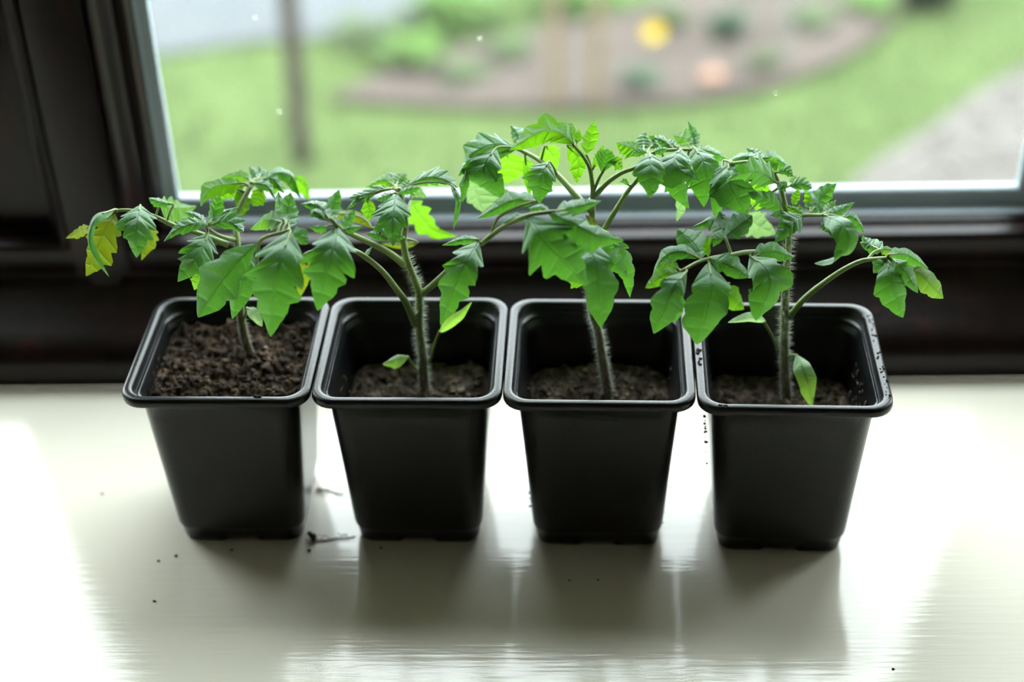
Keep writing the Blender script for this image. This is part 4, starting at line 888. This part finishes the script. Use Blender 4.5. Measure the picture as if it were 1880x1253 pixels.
     ['S','q',[[162.3,30.0,154.7],[165.0,33.4,149.3],[168.4,36.2,144.6],[171.8,37.7,141.7],[175.2,38.9,139.4],[178.6,40.0,137.1]],7.3,6.8,[0.69,0.69,0.38],[-0.6,-0.11,-0.73],1]]],
  ],
  'cotyledon': [
   [[[[[179.1,8.0,90.3],[174.6,6.0,100.8],[170.2,4.0,109.7]],0.8,0.7]],
    [['C','p',[[171.6,5.0,109.0],[166.8,-0.5,114.3],[162.5,-3.6,116.9],[158.8,-5.4,117.4],[154.9,-6.0,116.8],[151.6,-6.0,115.9]],3.3,2.3,[0.15,0.9,0.43],[-0.03,-0.08,-0.99],1]]],
   [[[[[184.2,7.0,85.1],[185.2,2.0,90.8],[186.4,-4.0,95.0]],0.8,0.7]],
    [['C','c',[[186.1,-4.0,95.3],[187.1,-14.3,96.8],[188.6,-19.8,94.1],[190.0,-21.9,89.7],[191.3,-22.5,83.2],[192.5,-22.0,76.6]],5.3,4.9,[-0.82,0.07,-0.46],[0.93,0.48,0.06],1]]],
  ],
 },
]

KIND = {   # lobes, depth, sweep, pucker, fine teeth, envelope power
    'L': (4.4, .56, 34, .9, .05, .58), 'S': (4.2, .36, 32, .8, .05, .60), 'Y': (5.5, .38, 36, 1.5, .07, .64),
    'R': (3.2, .42, 28, .65, .03, .78), 'E': (4, .10, 30, .55, .02, .72), 'C': (3, 0, 24, .15, 0, .80)}

def blade_data(spec, origin, seed):
    kind, mat, pts, w1, w2, s1, s2, inv = spec
    nl, depth, sweep, puck, fine, epow = KIND[kind]
    rnd = random.Random(seed)
    big = max(w1, w2) > 9
    ns, nt = (84, 9) if big else (48, 6)
    cv = catmull(pts, ns)
    length = sum((b - a).length for a, b in zip(cv, cv[1:]))
    S = [Vector(s1), Vector(s2)]
    # overall frame from the chord
    amp = [[rnd.uniform(.85, 1.15) for _ in range(int(nl) + 3)] for _ in (0, 1)]
    ph0 = [rnd.uniform(-.12, .18) for _ in (0, 1)]
    wav = rnd.uniform(0, 6.28)
    V, UV, F = [], [], []
    rowlen = 2 * nt + 1
    for i in range(ns + 1):
        s = i / ns
        c = cv[i]
        T = (cv[min(i + 1, ns)] - cv[max(i - 1, 0)]).normalized()
        row = []
        for h in (0, 1):
            side = S[h] - T * S[h].dot(T)
            side = side.normalized() if side.length > 1e-4 else S[h].normalized()
            up = T.cross(side)
            if h == 1: up = -up
            if inv: up = -up
            W_ = (w1, w2)[h]
            if kind == 'C': env = math.sin(math.pi * s ** .85) ** .75 if 0 < s < 1 else 0
            elif kind in 'RE': env = (math.sin(math.pi * s ** epow) ** .8) if 0 < s < 1 else 0
            else: env = (math.sin(math.pi * s ** epow) ** .92) if 0 < s < 1 else 0
            x = s * nl + ph0[h]
            k = int(math.floor(x)); fr = x - k
            lobe = amp[h][max(0, min(int(nl) + 2, k + 1))]
            # lobe leaning forward, narrow notch beyond its tip
            pk = .60
            cut = (1 - fr / pk) ** 1.5 if fr < pk else ((fr - pk) / (1 - pk)) ** 1.7
            dd = depth * (1 - s) ** .8
            wd = W_ * env * (1 - dd * cut) * (1 + (lobe - 1) * (1 - cut))
            wd *= 1 + fine * (abs((s * nl * 3.0 + .3) % 1 - .5) * 2 - .5)
            sw = math.radians(sweep * (1 - .45 * s))
            wd /= math.cos(sw)
            D = side * math.cos(sw) + T * math.sin(sw)
            lim = (1 - s) * length * .95
            if wd * math.sin(sw) > lim: wd = lim / math.sin(sw)
            col = []
            for j in range(1, nt + 1):
                t = j / nt
                q = c + D * (wd * t)
                # the halves droop away from the midrib, blades quilted between the veins
                droop = -.16 * wd * t * t
                wave = .07 * wd * math.sin(s * 9 + wav + h * 2.1) * t * t
                qu = puck * min(1.5, W_ * .13) * (min(1, abs(((fr - .6 + .5) % 1) - .5) * 2) ** .6 - .6) * math.sin(math.pi * min(1, t * 1.02)) ** .7 * min(1, env * 1.5)
                fold = .10 * wd * math.sqrt(t)
                q = q + up * (droop + wave + qu + fold * .0)
                col.append((q, (s * nl + ph0[h] - .1, .5 + (.5 if h else -.5) * t)))
            row.append(col)
        for q, uv in reversed(row[0]): V.append(tuple(q - origin)); UV.append(uv)
        V.append(tuple(c - origin)); UV.append((s * nl + ph0[0] - .1, .5))
        for q, uv in row[1]: V.append(tuple(q - origin)); UV.append(uv)
    for i in range(ns):
        for j in range(2 * nt):
            a = i * rowlen + j
            F.append((a, a + 1, a + rowlen + 1, a + rowlen) if not inv else (a, a + rowlen, a + rowlen + 1, a + 1))
    return V, F, UV

def nearest_on(pls, p):
    best = None
    for pl in pls:
        for q in pl:
            d = (q - p).length
            if best is None or d < best[0]: best = (d, q)
    return best

def hairs_data(pts, r0, r1, count, seed, length=(1.4, 3.0)):
    rnd = random.Random(seed)
    cv = catmull(pts, 60)
    v, f = [], []
    for _ in range(count):
        u = rnd.random() * 59.9
        i = int(u)
        c = cv[i].lerp(cv[i + 1], u - i)
        t = (cv[i + 1] - cv[i]).normalized()
        a = Vector((rnd.gauss(0, 1), rnd.gauss(0, 1), rnd.gauss(0, 1)))
        a = (a - t * a.dot(t)).normalized()
        r = (r0 + (r1 - r0) * u / 60) * .97
        d = (a + t * rnd.uniform(-.25, .25)).normalized()
        l = rnd.uniform(*length)
        b = d.cross(t).normalized() * .06
        g = d.cross(b).normalized() * .055
        p = c + a * r
        n = len(v)
        v += [tuple(p + b), tuple(p - b * .5 + g), tuple(p - b * .5 - g), tuple(p + d * l)]
        f += [(n, n + 1, n + 3), (n + 1, n + 2, n + 3), (n + 2, n, n + 3)]
    return v, f

PLANT_LABELS = ['young tomato seedling in the leftmost pot, its long leaf drooping past the window post',
                'young tomato seedling in the second pot, with a thick hairy forked stem',
                'tallest young tomato seedling, in the third pot, top leaves against the lawn',
                'young tomato seedling in the end pot with a bare hairy stem and arching side leaf']
for pi, sd in enumerate(SEEDLINGS):
    sp, sr0, sr1 = sd['stem']
    base = Vector(sp[0])
    root = empty('tomato_seedling', tuple(base * MM))
    tag(root, PLANT_LABELS[pi], 'seedling', 'tomato seedlings in black pots')
    def loc(pl): return [tuple(Vector(p) - base) for p in pl]
    low = [Vector(sp[0]) - Vector((0, 0, 9))] + [Vector(p) for p in sp]
    v, f = tube_data(loc(low), sr0, sr1, 44, 14, .08)
    lowc, highc = ((.15, .10, .06), (.22, .29, .08))
    if pi == 2: lowc = (.16, .075, .055)
    SM = stem_mat('seedling_stem_%d' % pi, lowc, highc, .004, .062 if pi != 2 else .075)
    st = mesh_obj('stem', v, f, SM, root)
    stem_curve = catmull(sp, 60)
    hl = int({0: 420, 1: 1000, 2: 1100, 3: 1100}[pi])
    v, f = hairs_data(loc(sp[:7]), sr0, sr0 * .7, hl, 50 + pi, (1.6, 3.4) if pi else (1.0, 2.4))
    hr = mesh_obj('stem_hairs', v, f, HAIR, st, smooth=False)
    hr['kind'] = 'stuff'
    seed = pi * 1000
    for part in ('leaf', 'cotyledon'):
        for stalks, leaflets in sd[part]:
            tubes, curves = [], []
            for pl, a, b in stalks:
                tubes.append(tube_data(loc(pl), a, b, max(8, len(pl) * 4), 8, .05))
                curves.append(catmull(pl, 30))
            for sp_ in leaflets:
                p = Vector(sp_[2][0])
                d, q = nearest_on(curves, p)
                if 1.2 < d < 30:
                    q2 = p.lerp(q, .5) + Vector((0, 0, .06 * d))
                    nx = catmull(sp_[2], 10)[2]
                    tubes.append(tube_data(loc([q, q2, p, nx]), .62, .38, 10, 6))
            v, f = join_data(tubes)
            leaf = mesh_obj(part, v, f, STALK, root)
            for sp_ in leaflets:
                seed += 1
                V, F, UV = blade_data(sp_, base, seed)
                mesh_obj('leaflet' if part == 'leaf' else 'seed_leaf', V, F, LEAF[sp_[1]], leaf, uvs=UV)

# ------------------------------------------------------------------ on the sill
def crumb(x, y, r, seed, where):
    v, f = blob_data((0, 0, r * .5), r, seed, (1.3, 1, .7), .5, 4, 7)
    o = mesh_obj('soil_crumb', v, f, SPECKS_M, loc=(x * MM, y * MM, 0))
    tag(o, 'tiny dark compost crumb on the sill ' + where, 'crumb', 'compost crumbs on the sill')
for k, (x, y, r, where) in enumerate([
        (-55.8, -36.2, 0.9, 'just in front of the clod with a root'),
        (-95.5, -35.8, 0.9, 'close under the middle of the leftmost pot'),
        (-123.0, -39.5, 0.7, 'off the near left corner of the leftmost pot'),
        (-131.1, -43.1, 0.6, 'farther out from the leftmost pot, smaller of two'),
        (-127.5, -72.1, 0.6, 'well forward of the leftmost pot, alone'),
        (-19.6, -34.6, 0.6, 'close under the second pot'),
        (75.0, -59.5, 0.5, 'before the third pot, left of two'),
        (89.2, -59.2, 0.5, 'before the third pot, right of two'),
        (-171.6, 9.7, 0.6, 'near the left edge of the photo'),
        (222.3, -119.9, 0.6, 'at the near right corner in the bright glare')]):
    crumb(x, y, r, k + 11, where)

ROOTM = plain('dry_root_brown', (.20, .13, .09), .9, .2, var=(.32, .24, .19), nscale=300)
def root_wisp(pts, label, knot):
    base = Vector(pts[0])
    root = empty('root_wisp', tuple(base * MM))
    rnd = random.Random(len(pts) + int(pts[0][1]))
    parts = [tube_data([tuple(Vector(p) - base) for p in pts], .42, .28, 30, 5, .6)]
    for k in range(9):
        c = Vector(pts[0]).lerp(Vector(pts[-1]), rnd.random() ** 1.6) - base
        parts.append(tube_data([tuple(c + Vector((rnd.uniform(-3, 3), rnd.uniform(-2.5, 2.5), .5))), tuple(c + Vector((0, 0, 1.2))), tuple(c + Vector((rnd.uniform(-4, 4), rnd.uniform(-3, 3), .5)))], .26, .16, 10, 4, .4))
    v, f = join_data(parts)
    mesh_obj('root_fibres', v, f, ROOTM, root)
    if knot:
        v, f = join_data([blob_data((knot[0] - base.x + dx, knot[1] - base.y + dy, dz), r, 3 + k, (1, 1, .8), .5, 5, 8) for k, (dx, dy, dz, r) in enumerate([(0, 0, 1.8, 2.0), (-1.5, 1.4, 2.6, 1.3), (.6, -1.6, 1.0, 1.3), (-2.4, 3.0, 1.6, .9)])])
        mesh_obj('compost_knot', v, f, SOIL_DRY, root)
    tag(root, label, 'root')
root_wisp([(-56, -27, .6), (-51, -29.4, .7), (-46, -28.2, .5), (-42, -27.4, .7), (-37, -27.0, .5), (-33.4, -26, .6)], 'clod of compost with a dry root reaching across the gap between the first pots', (-54.9, -28.0))
root_wisp([(-57.5, 10.8, .6), (-53, 11.4, .8), (-48, 9.0, .5), (-43.5, 7.2, .6)], 'faint dry root farther back between the first two pots', None)

# ------------------------------------------------------------------ the garden outside
GZ = -1.0
LAWN = plain('lawn_green', (.050, .078, .022), .9, .1, var=(.074, .106, .034), nscale=2.2)
BEDM = plain('flower_bed_earth', (.054, .043, .037), .95, .1, var=(.086, .069, .059), nscale=5)
PATHM = plain('grey_paving', (.058, .064, .070), .8, .2, var=(.08, .084, .088), nscale=5)
GRAVM = plain('pale_gravel', (.080, .072, .066), .9, .2, var=(.12, .108, .098), nscale=25)
POSTM = plain('weathered_post', (.040, .034, .028), .9, .1, var=(.065, .056, .045), nscale=30, mapping=(3, 3, .5))
CANE = plain('bamboo_cane', (.16, .12, .075), .6, .3)
GREENS = [plain('garden_leaf_a', (.058, .118, .018), .7, .2), plain('garden_leaf_b', (.030, .066, .033), .7, .2), plain('garden_leaf_c', (.050, .078, .028), .7, .2), plain('garden_leaf_dark', (.012, .020, .010), .8, .2)]
YEL = plain('yellow_petal', (.80, .60, .03), .6, .2)
SALMON = plain('salmon_stone', (.27, .16, .115), .9, .1, var=(.33, .20, .15), nscale=40)

def ground(name, outline, z, mat, n_in=6, h=.006, seed=0):
    """a patch of ground with its own edge thickness"""
    cx = sum(p[0] for p in outline) / len(outline); cy = sum(p[1] for p in outline) / len(outline)
    cl = catmull([(a, b, 0) for a, b in outline] + [(outline[0][0], outline[0][1], 0)], 72)[:-1]
    V, F = [], []
    for k in range(n_in + 1):
        t = 1 - k / (n_in + 1)
        for p in cl:
            x, y = cx + (p.x - cx) * t, cy + (p.y - cy) * t
            V.append((x, y, z + (h * noise.noise(Vector((x * 9, y * 9, seed))) if k else -.004)))
    n = len(cl)
    for k in range(n_in):
        for i in range(n):
            j = (i + 1) % n
            F.append((k * n + i, k * n + j, (k + 1) * n + j, (k + 1) * n + i))
    F.append(tuple(range(n_in * n, n_in * n + n)))
    return mesh_obj(name, V, F, mat, scale=1)

BED = [(-.42, 2.54), (-.118, 2.49), (.176, 2.48), (.414, 2.51), (.575, 2.58), (.754, 2.73), (.905, 2.94), (.95, 3.15), (.70, 3.30), (.42, 3.16), (.30, 3.03), (.06, 2.91), (-.13, 2.81), (-.286, 2.69)]
GRAVEL = [(.60, 2.05), (.72, 2.22), (.86, 2.37), (1.13, 2.66), (1.9, 3.2), (2.6, 2.6), (1.8, 1.7), (.9, 1.75)]
DRIVE = [(-1.6, 2.75), (-.87, 2.80), (-.65, 2.87), (-.446, 2.90), (-.075, 3.12), (.25, 3.9), (-.6, 4.6), (-2.2, 4.2), (-2.3, 3.2)]
def inside(poly, x, y):
    c = False
    for (x0, y0), (x1, y1) in zip(poly, poly[1:] + poly[:1]):
        if (y0 > y) != (y1 > y) and x < x0 + (y - y0) / (y1 - y0) * (x1 - x0): c = not c
    return c
box('lawn', (-9, 9, .31, 14, GZ - .05, GZ), LAWN, scale=1)
tag(bpy.data.objects['lawn'], 'green lawn outside the window', kind='structure')
rg = random.Random(8)
v, f = [], []
for _ in range(9000):
    x, y = rg.uniform(-1.4, 1.7), rg.uniform(1.7, 3.6)
    if inside(BED, x, y) or inside(DRIVE, x, y) or inside(GRAVEL, x, y): continue
    a = rg.uniform(0, 6.28); h = rg.uniform(.012, .035); d = .003
    lx, ly = rg.gauss(0, .012), rg.gauss(0, .012)
    n = len(v)
    v += [(x + d * math.cos(a), y + d * math.sin(a), GZ), (x - d * math.cos(a), y - d * math.sin(a), GZ), (x + lx, y + ly, GZ + h)]
    f.append((n, n + 1, n + 2))
tag(mesh_obj('grass', v, f, GREENS[2], scale=1, smooth=False), 'short grass blades over the lawn outside', 'grass', kind='stuff')
tag(ground('flower_bed', BED, GZ + .02, BEDM, h=.002, seed=3), 'brown earth flower bed across the lawn', 'flower bed', kind='structure')
tag(ground('gravel_path', GRAVEL, GZ + .012, GRAVM, seed=5), 'pale gravel path at the edge of the lawn', 'path', kind='structure')
tag(ground('paved_drive', DRIVE, GZ + .012, PATHM, seed=6), 'grey paved drive beyond the lawn', 'drive', kind='structure')
parts = []
for _ in range(1400):
    x, y = rg.uniform(.62, 1.9), rg.uniform(1.9, 3.0)
    if not inside(GRAVEL, x, y): continue
    parts.append(blob_data((x, y, GZ + .016), rg.uniform(.004, .010), rg.random() * 50, (1.2, 1, .7), .3, 3, 5))
v, f = join_data(parts)
tag(mesh_obj('gravel', v, f, plain('gravel_stone', (.09, .082, .074), .9, .2, var=(.16, .145, .132), nscale=40), scale=1), 'loose pale stones of the gravel path', 'gravel', kind='stuff')

def post(name, x, y, h, r, mat, label, cat, lean=(0, 0), group=None):
    root = empty(name, (x, y, GZ))
    v, f = tube_data([(0, 0, 0), (lean[0] * .4, lean[1] * .4, h * .4), (lean[0], lean[1], h)], r, r * .86, 16, 12, .12)
    mesh_obj('shaft', v, f, mat, root, scale=1)
    v, f = tube_data([(0, 0, h * .33), (lean[0] * .4, lean[1] * .4, h * .36)], r * 1.14, r * 1.1, 6, 12)
    mesh_obj('knot', v, f, mat, root, scale=1)
    tag(root, label, cat, group)
    return root
post('garden_post', -.442, 2.276, 1.15, .021, POSTM, 'dark weathered wooden post standing alone on the lawn', 'post', (.02, .01))
post('bamboo_cane', .082, 2.50, .30, .015, CANE, 'tan cane in the earth bed, nearer the dark post', 'cane', (.0, .01), 'canes in the flower bed')
post('bamboo_cane', .170, 2.50, .28, .015, CANE, 'tan cane in the earth bed, nearer the yellow flower', 'cane', (.004, .0), 'canes in the flower bed')
post('bamboo_cane', .603, 2.70, .30, .008, plain('pale_cane', (.17, .17, .15), .6, .3), 'pale cane at the far end of the bed by the path', 'cane', (.0, .0), 'canes in the flower bed')

def leafy(name, x, y, r, h, n, mat, label, cat, seed, group=None, lw=.012):
    """a low plant: a tuft of arching tapering leaves from one crown"""
    rnd = random.Random(seed)
    root = empty(name, (x, y, GZ + .01))
    V, F = [], []
    for _ in range(n):
        a = rnd.uniform(0, 6.283); rr = r * rnd.uniform(.3, 1); hh = h * rnd.uniform(.5, 1)
        sx, sy = rnd.gauss(0, r * .18), rnd.gauss(0, r * .18)
        d = Vector((math.cos(a), math.sin(a), 0)); sd_ = Vector((-d.y, d.x, 0))
        i0 = len(V)
        for k in range(6):
            t = k / 5
            c = Vector((sx, sy, 0)) + d * rr * t ** 1.3 + Vector((0, 0, hh * (1.9 * t - 1.1 * t * t)))
            wd = lw * math.sin(math.pi * min(.98, .12 + .88 * t)) * rnd.uniform(.9, 1.1)
            V += [tuple(c - sd_ * wd), tuple(c + sd_ * wd + Vector((0, 0, .002)))]
        for k in range(5):
            q = i0 + 2 * k
            F.append((q, q + 1, q + 3, q + 2))
    mesh_obj('foliage', V, F, mat, root, scale=1)
    v, f = blob_data((0, 0, .004), r * .22, seed, (1, 1, .5), .3)
    mesh_obj('root_crown', v, f, mat, root, scale=1)
    tag(root, label, cat, group)
    return root
G1 = 'bedding plants in and around the earth bed'
leafy('bedding_plant', -.24, 2.72, .11, .07, 60, GREENS[0], 'bright green tuft at the near corner of the bed by the post', 'plant', 1, G1)
leafy('bedding_plant', -.17, 2.98, .14, .08, 120, GREENS[0], 'wide bright green clump behind the bed, beside the drive', 'plant', 2, G1)
leafy('bedding_plant', .14, 3.06, .14, .07, 110, GREENS[0], 'wide bright green clump behind the two tan canes', 'plant', 3, G1)
leafy('bedding_plant', .476, 2.82, .06, .09, 40, GREENS[1], 'blue-green upright plant beyond the yellow flower', 'plant', 4, G1)
leafy('bedding_plant', .263, 2.58, .06, .05, 30, GREENS[1], 'small dull green plant below the yellow flower', 'plant', 5, G1)
leafy('bedding_plant', -.02, 2.74, .07, .05, 30, GREENS[2], 'small olive plant in the bare middle of the bed', 'plant', 6, G1)
leafy('bedding_plant', .545, 2.66, .05, .05, 26, GREENS[2], 'small olive plant near the salmon stone', 'plant', 7, G1)
leafy('bedding_plant', .68, 2.90, .09, .05, 30, GREENS[2], 'sparse olive plant at the far end of the bed', 'plant', 8, G1)
leafy('dark_shrub', .985, 3.03, .09, .10, 140, GREENS[3], 'almost black low shrub at the top corner of the lawn', 'shrub', 9, None, .02)
leafy('bedding_plant', -.12, 2.62, .07, .04, 30, GREENS[2], 'low olive plant at the near edge of the bed between post and canes', 'plant', 12, G1)
leafy('bedding_plant', .35, 2.90, .06, .06, 30, GREENS[2], 'olive plant in the bed straight behind the yellow flower', 'plant', 13, G1)
leafy('bedding_plant', .84, 2.98, .08, .05, 40, GREENS[0], 'bright green plant at the far edge of the bed by the dark shrub', 'plant', 14, G1)
leafy('bedding_plant', -.36, 2.86, .10, .05, 60, GREENS[2], 'low olive clump on the drive edge behind the post', 'plant', 10, G1)

def flower(x, y, h):
    root = empty('yellow_flower', (x, y, GZ + .02))
    v, f = tube_data([(0, 0, 0), (.004, -.002, h * .5), (.002, -.008, h)], .003, .0022, 8, 6)
    mesh_obj('flower_stem', v, f, GREENS[0], root, scale=1)
    for k in range(6):
        a = k * math.pi / 3
        d = Vector((math.cos(a), -.5, math.sin(a))).normalized(); s = Vector((-math.sin(a), 0, math.cos(a)))
        V, F = [], []
        for i in range(6):
            t = i / 5
            c = Vector((.002, -.008, h)) + d * .026 * t + Vector((0, -.006 * t * t, 0))
            wd = .0105 * math.sin(math.pi * (.1 + .86 * t)) ** .7
            V += [tuple(c - s * wd), tuple(c + Vector((0, -.0012, 0))), tuple(c + s * wd)]
        for i in range(5):
            q = 3 * i
            F += [(q, q + 1, q + 4, q + 3), (q + 1, q + 2, q + 5, q + 4)]
        mesh_obj('petal', V, F, YEL, root, scale=1)
    v, f = blob_data((.002, -.016, h), .008, 3, (1, 1, 1), .15, 5, 9)
    mesh_obj('flower_centre', v, f, YEL, root, scale=1)
    tag(root, 'single yellow flower standing in the earth bed', 'flower')
flower(.305, 2.745, .062)
v, f = blob_data((0, 0, .012), .024, 6, (1.25, 1, .75), .25, 7, 12)
tag(mesh_obj('edging_stone', v, f, SALMON, scale=1, loc=(.427, 2.59, GZ + .018)), 'salmon pink stone at the near edge of the earth bed', 'stone')
